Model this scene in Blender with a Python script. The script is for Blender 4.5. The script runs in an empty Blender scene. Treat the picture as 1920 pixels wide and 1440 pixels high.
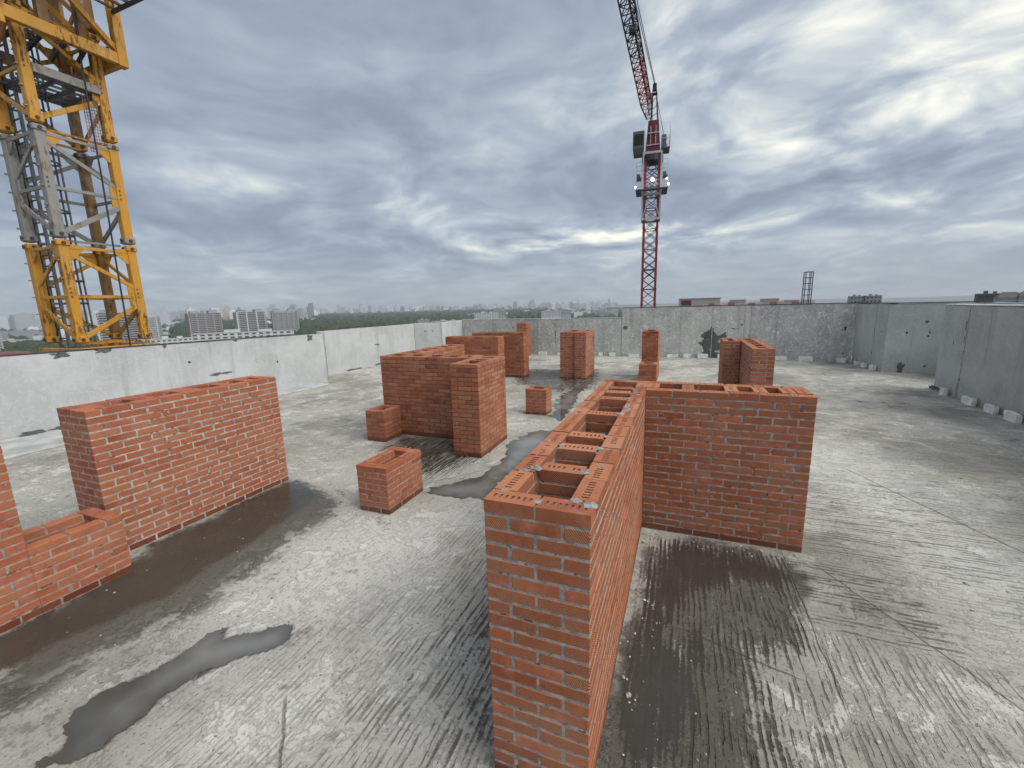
import bpy, bmesh, math, random
import numpy as np
from mathutils import Vector, Matrix
from mathutils import noise as mnoise
from mathutils.geometry import delaunay_2d_cdt

random.seed(7)
RNG = np.random.default_rng(7)
sc = bpy.context.scene
COL = sc.collection

# ------------------------------------------------------------------ camera
CAM = Vector((0.3333, -1.6893, 2.4619))
cam_d = bpy.data.cameras.new('camera')
cam_d.sensor_fit = 'HORIZONTAL'; cam_d.sensor_width = 36.0
cam_d.lens = 796.26 / 1920 * 36.0
cam_d.clip_start = 0.05; cam_d.clip_end = 60000
cam = bpy.data.objects.new('camera', cam_d); COL.objects.link(cam)
def cam_axes(pitch, roll, yaw):
    f = Vector((-math.sin(yaw)*math.cos(pitch), math.cos(yaw)*math.cos(pitch), -math.sin(pitch)))
    r = Vector((math.cos(yaw), math.sin(yaw), 0)); u = r.cross(f)
    return math.cos(roll)*r + math.sin(roll)*u, -math.sin(roll)*r + math.cos(roll)*u, f
_r, _u, _f = cam_axes(0.180275, -0.026896, 0.383725)
cam.matrix_world = Matrix(((_r.x, _u.x, -_f.x, CAM.x), (_r.y, _u.y, -_f.y, CAM.y), (_r.z, _u.z, -_f.z, CAM.z), (0, 0, 0, 1)))
sc.camera = cam

# ------------------------------------------------------------------ node helper
class NT:
    def __init__(s, tree): s.t = tree; s.n = tree.nodes; s.l = tree.links
    def new(s, typ, **kw):
        n = s.n.new(typ)
        for k, v in kw.items(): setattr(n, k, v)
        return n
    def put(s, sock, v):
        if isinstance(v, bpy.types.NodeSocket): s.l.new(v, sock)
        elif v is not None:
            try: sock.default_value = v
            except Exception: sock.default_value = (*v, 1.0)
    def math(s, op, a, b=None, c=None, clamp=False):
        n = s.new('ShaderNodeMath', operation=op, use_clamp=clamp)
        s.put(n.inputs[0], a); s.put(n.inputs[1], b)
        if c is not None: s.put(n.inputs[2], c)
        return n.outputs[0]
    def vmath(s, op, a, b=None):
        n = s.new('ShaderNodeVectorMath', operation=op)
        s.put(n.inputs[0], a); s.put(n.inputs[1], b)
        return n.outputs['Value'] if op in ('DOT_PRODUCT', 'LENGTH') else n.outputs[0]
    def mix(s, fac, a, b, blend='MIX'):
        n = s.new('ShaderNodeMix', data_type='RGBA', blend_type=blend)
        n.clamp_factor = True
        s.put(n.inputs[0], fac); s.put(n.inputs[6], a); s.put(n.inputs[7], b)
        return n.outputs[2]
    def mixf(s, fac, a, b):
        n = s.new('ShaderNodeMix', data_type='FLOAT')
        s.put(n.inputs[0], fac); s.put(n.inputs[2], a); s.put(n.inputs[3], b)
        return n.outputs[0]
    def noise(s, vec, scale, detail=4, rough=.55, dist=0.0, out=0):
        n = s.new('ShaderNodeTexNoise')
        s.put(n.inputs['Vector'], vec); s.put(n.inputs['Scale'], scale)
        n.inputs['Detail'].default_value = detail; n.inputs['Roughness'].default_value = rough
        s.put(n.inputs['Distortion'], dist)
        return n.outputs[out]
    def ramp(s, fac, stops, interp='LINEAR'):
        n = s.new('ShaderNodeValToRGB'); cr = n.color_ramp; cr.interpolation = interp
        while len(cr.elements) < len(stops): cr.elements.new(0.5)
        for e, (p, c) in zip(cr.elements, stops):
            e.position = p; e.color = (*c, 1) if not isinstance(c, (int, float)) else (c, c, c, 1)
        s.put(n.inputs[0], fac); return n.outputs[0]
    def step(s, v, lo, hi):
        n = s.new('ShaderNodeMapRange', interpolation_type='SMOOTHSTEP')
        s.put(n.inputs[0], v); n.inputs[1].default_value = lo; n.inputs[2].default_value = hi
        return n.outputs[0]
    def scale(s, vec, x, y, z=1.0): return s.vmath('MULTIPLY', vec, (x, y, z))
    def add(s, vec, v): return s.vmath('ADD', vec, v)
    def xyz(s, vec):
        n = s.new('ShaderNodeSeparateXYZ'); s.put(n.inputs[0], vec); return n.outputs
    def comb(s, x, y, z):
        n = s.new('ShaderNodeCombineXYZ'); s.put(n.inputs[0], x); s.put(n.inputs[1], y); s.put(n.inputs[2], z); return n.outputs[0]
    def bump(s, h, strength=.3, dist=.01, normal=None):
        n = s.new('ShaderNodeBump'); s.put(n.inputs['Height'], h)
        s.put(n.inputs['Strength'], strength); n.inputs['Distance'].default_value = dist
        if normal is not None: s.put(n.inputs['Normal'], normal)
        return n.outputs[0]
    def pos(s): return s.new('ShaderNodeNewGeometry').outputs['Position']
    def attr(s, name): return s.new('ShaderNodeAttribute', attribute_name=name).outputs['Fac']

def material(name):
    m = bpy.data.materials.new(name); m.use_nodes = True
    t = NT(m.node_tree); b = m.node_tree.nodes['Principled BSDF']
    return m, t, b

# ------------------------------------------------------------------ world: grey layered cloud
SUN_AZ, SUN_EL = math.radians(98), math.radians(46)      # azimuth from +y towards +x
world = bpy.data.worlds.new('World'); sc.world = world; world.use_nodes = True
w = NT(world.node_tree); w.n.clear()
sky = w.new('ShaderNodeTexSky', sky_type='NISHITA'); sky.sun_disc = False
sky.sun_elevation = SUN_EL; sky.sun_rotation = SUN_AZ; sky.altitude = 200; sky.dust_density = 2.5
d = w.vmath('NORMALIZE', w.new('ShaderNodeTexCoord').outputs['Generated'])
dx, dy, dz = w.xyz(d)
zc = w.math('MAXIMUM', dz, 0.0)
inv = w.math('DIVIDE', 1.0, w.math('ADD', zc, 0.20))
plane = w.comb(w.math('MULTIPLY', dx, inv), w.math('MULTIPLY', dy, inv), 0.0)
warp = w.noise(plane, 0.9, 2, .5, 0, 1)
pw = w.vmath('ADD', plane, w.vmath('MULTIPLY', w.vmath('SUBTRACT', warp, (.5, .5, .5)), (.9, .9, 0)))
rot = w.new('ShaderNodeVectorRotate', rotation_type='Z_AXIS'); w.put(rot.inputs['Vector'], pw); rot.inputs['Angle'].default_value = math.radians(-30)
pr = rot.outputs[0]
n_big = w.noise(w.scale(pr, .80, .70), 1.0, 2, .5)
n_mid = w.noise(w.add(w.scale(pr, 2.0, 1.9), (3.1, 7.7, 0)), 1.0, 7, .54, .05)
n_fine = w.noise(w.add(w.scale(pr, 6.0, 6.0), (1.7, 2.2, 4)), 1.0, 4, .5, .0)
def cen(v, k): return w.math('MULTIPLY', w.math('SUBTRACT', v, .5), k)
tex = w.math('ADD', cen(n_mid, 1.7), cen(n_fine, .75))
# thin places in the layer where light comes through: azimuth, elevation, half widths (deg), amount
az_ = w.math('ARCTAN2', dx, dy); el_ = w.math('ARCSINE', dz)
thin = None
for a0, e0, sa, se, k in ((-10, 8.3, 13, 1.5, .46), (-22, 7.3, 8, .9, .36), (8.5, 16, 9, 3.2, .28), (25, 16.5, 10, 5, .34), (-3, 30, 5, 5, .22), (-36, 12.6, 4, 1.2, .20), (-51, 13.8, 8, 1.6, .22), (14, 9.3, 12, 1.3, .16), (5, 23, 12, 4, .14), (17, 13, 9, 1.6, .14), (19, 26, 15, 8, .15)):
    u = w.math('DIVIDE', w.math('SUBTRACT', az_, math.radians(a0)), math.radians(sa)); v = w.math('DIVIDE', w.math('SUBTRACT', el_, math.radians(e0)), math.radians(se))
    g = w.math('MULTIPLY', w.math('EXPONENT', w.math('MULTIPLY', w.math('ADD', w.math('MULTIPLY', u, u), w.math('MULTIPLY', v, v)), -1.0)), k)
    thin = g if thin is None else w.math('ADD', thin, g)
sdir = Vector((math.sin(SUN_AZ)*math.cos(SUN_EL), math.cos(SUN_AZ)*math.cos(SUN_EL), math.sin(SUN_EL)))
glow = w.math('POWER', w.math('MAXIMUM', w.vmath('DOT_PRODUCT', d, tuple(sdir)), 0.0), 2.0)
lum = w.math('ADD', w.math('ADD', .415, cen(n_big, .75)), w.math('MULTIPLY', tex, w.math('ADD', .50, w.math('MULTIPLY', thin, 1.6))))
lum = w.math('ADD', lum, w.math('ADD', w.math('MULTIPLY', glow, .16), w.math('MULTIPLY', thin, .62)))
cloud = w.ramp(lum, [(.05, (1.12, 1.36, 1.80)), (.32, (1.66, 1.97, 2.48)), (.50, (2.32, 2.68, 3.12)), (.66, (3.5, 3.78, 3.90)), (.90, (5.8, 5.7, 5.1))])
horiz = w.step(dz, .17, .0)
cloud = w.mix(w.math('MULTIPLY', horiz, .60), cloud, (2.30, 2.62, 2.80, 1))
col = w.mix(.96, sky.outputs[0], cloud)
bg = w.new('ShaderNodeBackground'); w.put(bg.inputs[0], col); bg.inputs[1].default_value = 0.1
wo = w.new('ShaderNodeOutputWorld'); w.l.new(bg.outputs[0], wo.inputs[0])

# ------------------------------------------------------------------ veiled sun
sun_d = bpy.data.lights.new('sun', 'SUN'); sun_d.energy = 1.5; sun_d.angle = math.radians(55); sun_d.color = (1.0, .97, .92)
sun = bpy.data.objects.new('sun', sun_d); COL.objects.link(sun)
sun.rotation_euler = (-sdir).to_track_quat('-Z', 'Y').to_euler(); sun.location = (20, 20, 60)

sc.view_settings.view_transform = 'Standard'; sc.view_settings.look = 'None'
sc.view_settings.gamma = 1.0; sc.view_settings.use_curve_mapping = False
sc.view_settings.exposure = 0.92
world.cycles.sampling_method = 'MANUAL'; world.cycles.sample_map_resolution = 256
sc.render.engine = 'CYCLES'
sc.cycles.use_denoising = True
sc.cycles.max_bounces = 4; sc.cycles.diffuse_bounces = 3; sc.cycles.volume_bounces = 0
sc.cycles.use_adaptive_sampling = True; sc.cycles.adaptive_threshold = .02

# ================================================================== object helpers
def link(o, parent=None):
    COL.objects.link(o)
    if parent is not None: o.parent = parent
    return o
def mobj(name, mesh, mat=None, parent=None, loc=None):
    if mat is not None and not mesh.materials: mesh.materials.append(mat)
    o = bpy.data.objects.new(name, mesh)
    if loc is not None: o.location = loc
    return link(o, parent)
def empty(name, loc, label, cat, group=None):
    o = bpy.data.objects.new(name, None); o.location = loc; o.empty_display_size = .2
    link(o); return tag(o, label, cat, group)
def tag(o, label=None, cat=None, group=None, kind=None):
    if label: o['label'] = label
    if cat: o['category'] = cat
    if group: o['group'] = group
    if kind: o['kind'] = kind
    return o

class MB:
    """collects simple solids, then builds ONE mesh"""
    def __init__(s): s.v = []; s.f = []
    def box(s, x0, y0, z0, x1, y1, z1, M=None):
        b = len(s.v)
        P = [(x0,y0,z0),(x1,y0,z0),(x1,y1,z0),(x0,y1,z0),(x0,y0,z1),(x1,y0,z1),(x1,y1,z1),(x0,y1,z1)]
        if M is not None: P = [tuple(M @ Vector(p)) for p in P]
        s.v += P
        s.f += [tuple(b+i for i in q) for q in ((0,3,2,1),(4,5,6,7),(0,1,5,4),(1,2,6,5),(2,3,7,6),(3,0,4,7))]
        return s
    def beam(s, a, c, wx, wy=None, up=(0, 0, 1)):
        a = Vector(a); c = Vector(c); wy = wy or wx
        t = (c-a); L = t.length; t.normalize(); up = Vector(up)
        if abs(t.dot(up)) > .98: up = Vector((0, 1, 0))
        sx = t.cross(up).normalized(); sy = sx.cross(t)
        M = Matrix(((sx.x, sy.x, t.x, a.x), (sx.y, sy.y, t.y, a.y), (sx.z, sy.z, t.z, a.z), (0,0,0,1)))
        return s.box(-wx/2, -wy/2, 0, wx/2, wy/2, L, M)
    def tube(s, pts, r, n=6, closed=False):
        pts = [Vector(p) for p in pts]; b = len(s.v); m = len(pts)
        for i, p in enumerate(pts):
            t = (pts[(i+1) % m if closed else min(i+1, m-1)] - pts[(i-1) % m if closed else max(i-1, 0)]).normalized()
            up = Vector((0, 0, 1)) if abs(t.z) < .95 else Vector((0, 1, 0))
            sx = t.cross(up).normalized(); sy = sx.cross(t)
            for k in range(n):
                a = 2*math.pi*k/n; s.v.append(tuple(p + sx*math.cos(a)*r + sy*math.sin(a)*r))
        for i in range(m if closed else m-1):
            j = (i+1) % m
            for k in range(n):
                l = (k+1) % n
                s.f.append((b+i*n+k, b+i*n+l, b+j*n+l, b+j*n+k))
        if not closed:
            s.f.append(tuple(b+k for k in range(n))[::-1]); s.f.append(tuple(b+(m-1)*n+k for k in range(n)))
        return s
    def prism(s, poly, z0, z1):
        b = len(s.v); n = len(poly)
        s.v += [(x, y, z0) for x, y in poly] + [(x, y, z1) for x, y in poly]
        s.f += [tuple(b+i for i in range(n))[::-1], tuple(b+n+i for i in range(n))]
        s.f += [(b+i, b+(i+1) % n, b+n+(i+1) % n, b+n+i) for i in range(n)]
        return s
    def mesh(s, name, fix=True):
        me = bpy.data.meshes.new(name); me.from_pydata(s.v, [], s.f)
        if fix:
            bm = bmesh.new(); bm.from_mesh(me); bmesh.ops.recalc_face_normals(bm, faces=bm.faces); bm.to_mesh(me); bm.free()
        me.update(); return me
    def build(s, name, mat, parent=None, loc=None, bevel=0):
        o = mobj(name, s.mesh(name), mat, parent, loc)
        if bevel:
            m = o.modifiers.new('bevel', 'BEVEL'); m.width = bevel; m.segments = 1; m.limit_method = 'ANGLE'
        return o

def copy_obj(o, parent=None, loc=None, rz=None):
    c = o.copy(); link(c, parent)
    if loc is not None: c.location = loc
    if rz is not None: c.rotation_euler = (0, 0, rz)
    return c

# ================================================================== materials
def mat_brick(name, tint=(1, 1, 1), smear=.70, dimple=0.0, wet=False, smear_col=(.34, .33, .31), bloom=.28):
    m, t, b = material(name)
    oi = t.new('ShaderNodeObjectInfo').outputs['Random']
    isl = t.new('ShaderNodeNewGeometry').outputs['Random Per Island']
    rnd = t.math('FRACT', t.math('ADD', t.math('MULTIPLY', oi, 7.31), t.math('MULTIPLY', isl, 3.77)))
    p = t.pos()
    c = t.ramp(rnd, [(0, (.25, .064, .028)), (.15, (.345, .098, .042)), (.5, (.41, .128, .054)), (.85, (.455, .160, .070)), (1, (.48, .20, .10))])
    n1 = t.noise(p, 9, 5, .6)
    c = t.mix(t.step(n1, .45, .75), c, (.43, .155, .095, 1))
    n2 = t.noise(t.add(p, (5, 3, 1)), 34, 4, .6)
    c = t.mix(t.math('MULTIPLY', t.step(n2, .52, .72), .55), c, (.20, .052, .03, 1))
    c = t.mix(1.0, c, (*tint, 1), 'MULTIPLY')
    n3 = t.noise(t.add(p, (11, 2, 9)), 11, 5, .62, .3)
    n4 = t.noise(t.add(p, (1, 12, 4)), 45, 3, .6)
    sm = t.step(t.math('ADD', n3, t.math('MULTIPLY', t.math('SUBTRACT', n4, .5), .30)), smear, smear+.06)
    c = t.mix(t.math('MULTIPLY', sm, .85), c, (*smear_col, 1))
    # thin lime bloom
    n5 = t.noise(t.add(p, (31, 7, 2)), 2.2, 5, .6)
    c = t.mix(t.math('MULTIPLY', t.step(n5, .70-bloom, .80), min(.6, bloom*1.2)), c, (.50, .275, .165, 1))
    if wet: c = t.mix(1.0, c, (.42, .36, .36, 1), 'MULTIPLY')
    t.put(b.inputs['Base Color'], c)
    b.inputs['Roughness'].default_value = .45 if wet else .86
    h = t.math('ADD', t.math('MULTIPLY', n2, .6), t.math('MULTIPLY', sm, .6))
    nb = t.bump(h, .45, .004)
    if dimple:
        ob = t.new('ShaderNodeTexCoord').outputs['Object']
        x, y, z = t.xyz(ob)
        sel = t.step(rnd, .24, .26)
        u = t.math('ADD', x, y)
        w1 = t.math('SINE', t.math('MULTIPLY', u, 2*math.pi/.0145))
        w2 = t.math('SINE', t.math('MULTIPLY', z, 2*math.pi/.0125))
        dots = t.math('MULTIPLY', w1, w2)
        diag = t.math('SINE', t.math('ADD', t.math('MULTIPLY', u, 2*math.pi/.012), t.math('MULTIPLY', z, 2*math.pi/.016)))
        isd = t.step(rnd, .86, .88)
        pat = t.math('MULTIPLY', t.mixf(isd, dots, diag), sel)
        nz = t.math('ABSOLUTE', t.xyz(t.new('ShaderNodeNewGeometry').outputs['Normal'])[2])
        side = t.math('SUBTRACT', 1.0, t.step(nz, .3, .6))
        pat = t.math('MULTIPLY', pat, side)
        nb = t.bump(pat, dimple, .003, nb)
        # pattern lows coloured darker than the raised dots
        c2 = t.mix(t.math('MULTIPLY', t.step(pat, .0, -.7), .62), c, (.15, .042, .022, 1))
        t.put(b.inputs['Base Color'], c2)
    t.put(b.inputs['Normal'], nb)
    return m

def mat_mortar(name, col, dark=.6):
    m, t, b = material(name); p = t.pos()
    n = t.noise(p, 16, 6, .65); n2 = t.noise(p, 90, 4, .6)
    c = t.mix(t.step(n, .38, .66), tuple(x*dark for x in col)+(1,), (*col, 1))
    vd = t.step(t.noise(t.add(p, (6, 6, 2)), 10, 3, .6, .5), .60, .64)
    c = t.mix(t.math('MULTIPLY', vd, .75), c, (.06, .045, .038, 1))
    t.put(b.inputs['Base Color'], c); b.inputs['Roughness'].default_value = .93
    t.put(b.inputs['Normal'], t.bump(t.math('ADD', n2, n), .7, .006))
    return m

def mat_plain(name, col, rough=.7, var=.25, scale=6, metal=0.0, bump=0.0):
    m, t, b = material(name); p = t.pos()
    n = t.noise(p, scale, 5, .6)
    c = t.mix(t.step(n, .3, .7), tuple(x*(1-var) for x in col)+(1,), tuple(min(1, x*(1+var*.5)) for x in col)+(1,))
    t.put(b.inputs['Base Color'], c); b.inputs['Roughness'].default_value = rough; b.inputs['Metallic'].default_value = metal
    if bump: t.put(b.inputs['Normal'], t.bump(t.noise(p, scale*8, 4), bump, .004))
    return m

def mat_paint(name, col, rust=.60, pale=(.55, .50, .42), rustcol=(.10, .045, .022)):
    m, t, b = material(name); p = t.pos()
    n = t.noise(p, 3.1, 6, .66, .3); n2 = t.noise(t.add(t.scale(p, 1, 1, .25), (4, 4, 4)), 14, 5, .65)
    n3 = t.noise(p, 55, 3, .6)
    c = t.mix(t.math('MULTIPLY', t.step(n, .5, .72), .45), (*col, 1), (*pale, 1))
    c = t.mix(t.math('MULTIPLY', t.step(t.noise(t.add(p, (9, 1, 5)), 1.3, 4), .45, .7), .4), c, tuple(x*.6 for x in col)+(1,))
    lowm = t.step(t.noise(t.add(p, (2, 7, 3)), 1.1, 3, .5), .42, .62)
    r = t.math('MULTIPLY', t.step(t.math('ADD', n2, t.math('MULTIPLY', n3, .12)), rust, rust+.07), lowm)
    c = t.mix(t.math('MULTIPLY', r, .9), c, (*rustcol, 1))
    t.put(b.inputs['Base Color'], c); t.put(b.inputs['Roughness'], t.mixf(r, .48, .85))
    t.put(b.inputs['Normal'], t.bump(n3, .12, .004))
    return m

def mat_wall(name, base, light, dark, swirl=.5):
    m, t, b = material(name); p = t.pos()
    x, y, z = t.xyz(p)
    n = t.noise(p, .9, 6, .6, .3)
    # trowel sweeps: strongly warped bands
    wv = t.vmath('ADD', p, t.vmath('MULTIPLY', t.noise(p, 1.6, 3, .5, 0, 1), (1.2, 1.2, 1.2)))
    sw = t.noise(t.scale(wv, 1.0, 1.0, .55), 7.5, 5, .72, 1.6)
    c = t.mix(t.step(n, .36, .66), (*dark, 1), (*base, 1))
    c = t.mix(t.math('MULTIPLY', t.step(sw, .48, .62), swirl), c, (*light, 1))
    # vertical run-off streaks
    st = t.noise(t.comb(t.math('MULTIPLY', t.math('ADD', x, t.math('MULTIPLY', y, .83)), 2.6), t.math('MULTIPLY', z, .16), 0.0), 1.0, 5, .62)
    c = t.mix(t.math('MULTIPLY', t.step(st, .54, .70), .50), c, tuple(v*.62 for v in dark)+(1,))
    c = t.mix(t.math('MULTIPLY', t.step(st, .44, .33), .35), c, (*light, 1))
    pit = t.noise(p, 24, 3, .5)
    c = t.mix(t.math('MULTIPLY', t.step(pit, .68, .74), .6), c, tuple(v*.45 for v in dark)+(1,))
    t.put(b.inputs['Base Color'], c); b.inputs['Roughness'].default_value = .82
    t.put(b.inputs['Normal'], t.bump(t.math('ADD', t.math('MULTIPLY', sw, .5), t.noise(p, 40, 4)), .35, .006))
    return m

M = {}
M['brick_near'] = mat_brick('brick_near', (1.04, 1.06, .98), .66, 1.0, False, (.36, .35, .33), .36)
M['brick_wet'] = mat_brick('brick_wet', (1, 1, 1), .80, 0, True)
M['brick_pale'] = mat_brick('brick_pale', (.98, .98, 1.0), .665, .25, False, (.44, .43, .42))
M['brick_smeared'] = mat_brick('brick_smeared', (1.0, .98, .95), .63, .3, False, (.25, .245, .235))
M['brick_dull'] = mat_brick('brick_dull', (.84, .90, .96), .655, 0, False, (.36, .30, .27))
M['brick_far'] = mat_brick('brick_far', (.88, .88, .88), .74, 0)
M['mortar_grey'] = mat_mortar('mortar_grey', (.40, .39, .38), .5)
M['mortar_pale'] = mat_mortar('mortar_pale', (.50, .47, .42), .55)
M['mortar_dark'] = mat_mortar('mortar_dark', (.20, .14, .115), .5)
M['mortar_mid'] = mat_mortar('mortar_mid', (.42, .33, .28), .6)
M['wall_left'] = mat_wall('concrete_pale', (.50, .512, .512), (.60, .605, .60), (.40, .41, .41), .35)
M['wall_back'] = mat_wall('concrete_swirled', (.47, .472, .445), (.66, .66, .63), (.36, .362, .345), 1.0)
M['wall_right'] = mat_wall('concrete_grey', (.46, .475, .455), (.57, .58, .56), (.36, .375, .365), .40)
M['patch'] = mat_mortar('repair_mortar', (.13, .135, .13), .75)
M['hole'] = mat_plain('tie_hole_dark', (.035, .035, .035), .95)
M['cap'] = mat_plain('cap_dark', (.06, .06, .06), .8, .5, 9)
M['cap_white'] = mat_plain('cap_white', (.72, .72, .70), .6, .25, 9)
M['foam'] = mat_plain('polystyrene', (.86, .86, .82), .8, .18, 9, 0, .4)
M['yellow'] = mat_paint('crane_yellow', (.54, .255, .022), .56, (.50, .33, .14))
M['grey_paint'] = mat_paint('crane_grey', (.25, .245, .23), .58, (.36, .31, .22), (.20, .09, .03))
M['yellow_shaded'] = mat_paint('crane_yellow_shaded', (.20, .098, .026), .60)  # backlit shade put into a darker crane yellow, for rear and inner steel
M['galv'] = mat_plain('ladder_steel', (.13, .14, .15), .55, .4, 5)
M['cable'] = mat_plain('black_cable', (.018, .018, .02), .6)
M['red_paint'] = mat_paint('crane_red', (.30, .020, .035), .68, (.42, .10, .12), (.08, .02, .02))
M['darkred_paint'] = mat_paint('crane_dark_red', (.15, .012, .02), .62, (.26, .05, .06), (.05, .015, .015))
M['dark_steel'] = mat_plain('dark_steel', (.045, .04, .045), .6, .3, 4)
M['pink_steel'] = mat_plain('pale_red_steel', (.40, .22, .19), .6, .3, 4)
M['light_steel'] = mat_plain('light_steel', (.50, .51, .52), .5, .3, 4)
M['cab_glass'] = mat_plain('cab_glass', (.03, .04, .04), .12, .2, 3)

# ================================================================== roof floor
POLY = {
 'puddle_left': [(-2.92, -0.79), (-3.02, -0.72), (-3.15, -0.6), (-3.18, -0.49), (-3.11, -0.39), (-3.01, -0.22), (-3.01, -0.05), (-3.01, 0.15), (-2.95, 0.23), (-2.86, 0.12), (-2.79, 0.17), (-2.63, 0.32), (-2.47, 0.42), (-2.36, 0.36), (-2.35, 0.27), (-2.42, 0.16), (-2.57, 0.05), (-2.64, -0.09), (-2.71, -0.23), (-2.74, -0.37), (-2.69, -0.49), (-2.71, -0.6), (-2.7, -0.7), (-2.74, -0.77), (-2.92, -0.9), (-2.97, -0.88)],
 'puddle_mid': [(-2.84, 2.87), (-2.86, 3.04), (-2.63, 3.31), (-2.37, 3.64), (-2.3, 4.18), (-2.37, 4.68), (-2.52, 5.07), (-2.50, 5.58), (-2.34, 6.0), (-1.98, 6.26), (-1.99, 6.5), (-1.89, 5.6), (-1.94, 4.82), (-1.94, 4.06), (-1.98, 3.52), (-1.99, 2.93), (-2.17, 2.92), (-2.47, 2.87)],
 'puddle_far': [(-4.07, 13.9), (-3.95, 14.64), (-3.01, 14.25), (-2.37, 12.2), (-2.29, 9.73), (-2.05, 7.63), (-2.07, 6.9), (-2.32, 7.2), (-2.75, 9.57), (-2.5, 11.9), (-2.45, 13.75)],
 'film_left': [(-4.09, -0.78), (-4.65, -0.62), (-4.67, -0.16), (-4.85, 0.58), (-5.1, 0.7), (-5.0, 1.22), (-5.11, 2.7), (-4.29, 2.47), (-3.98, 1.92), (-3.96, 1.38), (-3.91, 0.86), (-3.81, 0.22), (-3.99, -0.24), (-3.99, -0.51)],
 'damp_left': [(-3.47, -0.97), (-4.65, -0.62), (-4.67, -0.16), (-4.85, 0.58), (-5.1, 0.7), (-5.0, 1.22), (-5.11, 2.7), (-3.8, 2.46), (-3.52, 2.07), (-3.52, 1.42), (-3.35, 0.78), (-3.31, 0.26), (-3.45, -0.16), (-3.53, -0.44), (-3.45, -0.71)],
 'film_right': [(0.16, 2.29), (0.32, 2.62), (0.53, 2.75), (1.01, 2.68), (1.3, 2.55), (1.39, 2.38), (1.12, 2.2), (0.87, 2.19), (0.55, 1.93), (0.35, 1.58), (0.32, 1.27), (0.54, 1.47), (0.6, 1.17), (0.46, 0.74), (0.38, 0.35), (0.14, 0.26), (0.04, 0.51), (0.04, 1.06), (0.11, 1.49), (0.12, 1.85)],
 'damp_right': [(0.07, 2.45), (0.53, 2.82), (1.12, 2.82), (1.53, 2.47), (1.33, 2.1), (1.17, 1.48), (0.86, 1.42), (0.87, 1.01), (0.85, 0.53), (0.8, 0.0), (-0.02, 0.0), (-0.02, 0.49), (-0.01, 1.1), (0.08, 1.61)],
 'damp_groove_right': [(1.39, 2.38), (2.04, 2.61), (2.2, 2.38), (2.18, 2.0), (1.91, 1.77), (1.28, 1.85)],
 'damp_wallfoot': [(-1.28, 0.99), (-1.22, 1.45), (-0.52, 0.9), (-0.52, 0.01), (-0.86, -0.12), (-0.99, 0.32)],
 'damp_center': [(-4.8, 4.22), (-4.73, 5.09), (-3.58, 4.98), (-2.89, 6.23), (-2.55, 4.63), (-2.81, 3.78), (-3.05, 3.27), (-4.0, 3.64)],
 'damp_behind': [(-6.29, 14.17), (-2.32, 14.96), (-1.78, 10.65), (-2.93, 9.57), (-4.89, 10.8)],
 'damp_rightend': [(1.9, 4.36), (2.2, 4.54), (2.43, 4.24), (2.27, 3.43), (1.95, 3.43), (1.66, 3.22)],
 'light_left': [(-2.25, -0.64), (-2.27, -0.27), (-2.09, 0.14), (-1.72, 0.37), (-1.82, 0.61), (-1.65, 0.79), (-1.37, 0.4), (-1.26, -0.08), (-1.3, -0.28)],
 'light_mid': [(-2.88, 0.42), (-3.17, 1.54), (-3.14, 2.2), (-2.6, 2.11), (-2.5, 2.42), (-2.08, 3.03), (-1.76, 2.39), (-1.99, 1.26), (-2.22, 0.46)],
 'light_right': [(2.39, 6.75), (3.21, 6.71), (3.16, 4.34), (3.04, 2.89), (2.53, 1.62), (2.47, 2.05), (2.52, 3.41), (2.19, 4.99)],
 'wet_backright': [(3.65, 10.93), (5.82, 12.18), (5.95, 10.13), (6.33, 8.95), (5.7, 7.77), (5.03, 8.96), (3.27, 9.38)],
}
def sdist(poly, X, Y):
    """signed distance, negative inside"""
    P = np.array(poly); Q = np.roll(P, -1, 0); dmin = np.full(X.shape, 1e9); inside = np.zeros(X.shape, bool)
    for (ax, ay), (bx, by) in zip(P, Q):
        ex, ey = bx-ax, by-ay; wx, wy = X-ax, Y-ay
        tt = np.clip((wx*ex+wy*ey)/(ex*ex+ey*ey+1e-12), 0, 1)
        dmin = np.minimum(dmin, (wx-tt*ex)**2+(wy-tt*ey)**2)
        c = ((ay > Y) != (by > Y)) & (X < (bx-ax)*(Y-ay)/(by-ay+1e-12)+ax); inside ^= c
    return np.where(inside, -1, 1)*np.sqrt(dmin)
def soft(sd, wdt): 
    t = np.clip(.5-sd/wdt*.5, 0, 1); return t*t*(3-2*t)

gx = np.concatenate([np.arange(-13.6, -6, .12), np.arange(-6, 4, .045), np.arange(4, 8.6, .12)])
gy = np.concatenate([np.arange(-3.2, -1, .1), np.arange(-1, 6.6, .045), np.arange(6.6, 20.6, .12)])
X, Y = np.meshgrid(gx, gy); nx, ny = len(gx), len(gy)
x, y = X.ravel(), Y.ravel()
S = {k: sdist(v, x, y) for k, v in POLY.items()}
film = np.maximum.reduce([soft(S['film_left'], .42), soft(S['film_right'], .22), .75*soft(S['damp_center'], .5), .7*soft(S['damp_behind'], .8), .55*soft(S['wet_backright'], .8)])
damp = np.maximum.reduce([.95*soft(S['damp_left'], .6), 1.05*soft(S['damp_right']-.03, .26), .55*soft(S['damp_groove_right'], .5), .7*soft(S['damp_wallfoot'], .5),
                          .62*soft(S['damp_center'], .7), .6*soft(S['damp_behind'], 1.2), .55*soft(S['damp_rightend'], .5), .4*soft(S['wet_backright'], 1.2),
                          .8*soft(S['puddle_left']-.02, .07), .6*soft(S['puddle_mid']-.05, .2), .5*soft(S['puddle_far']-.1, .4)])
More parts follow.
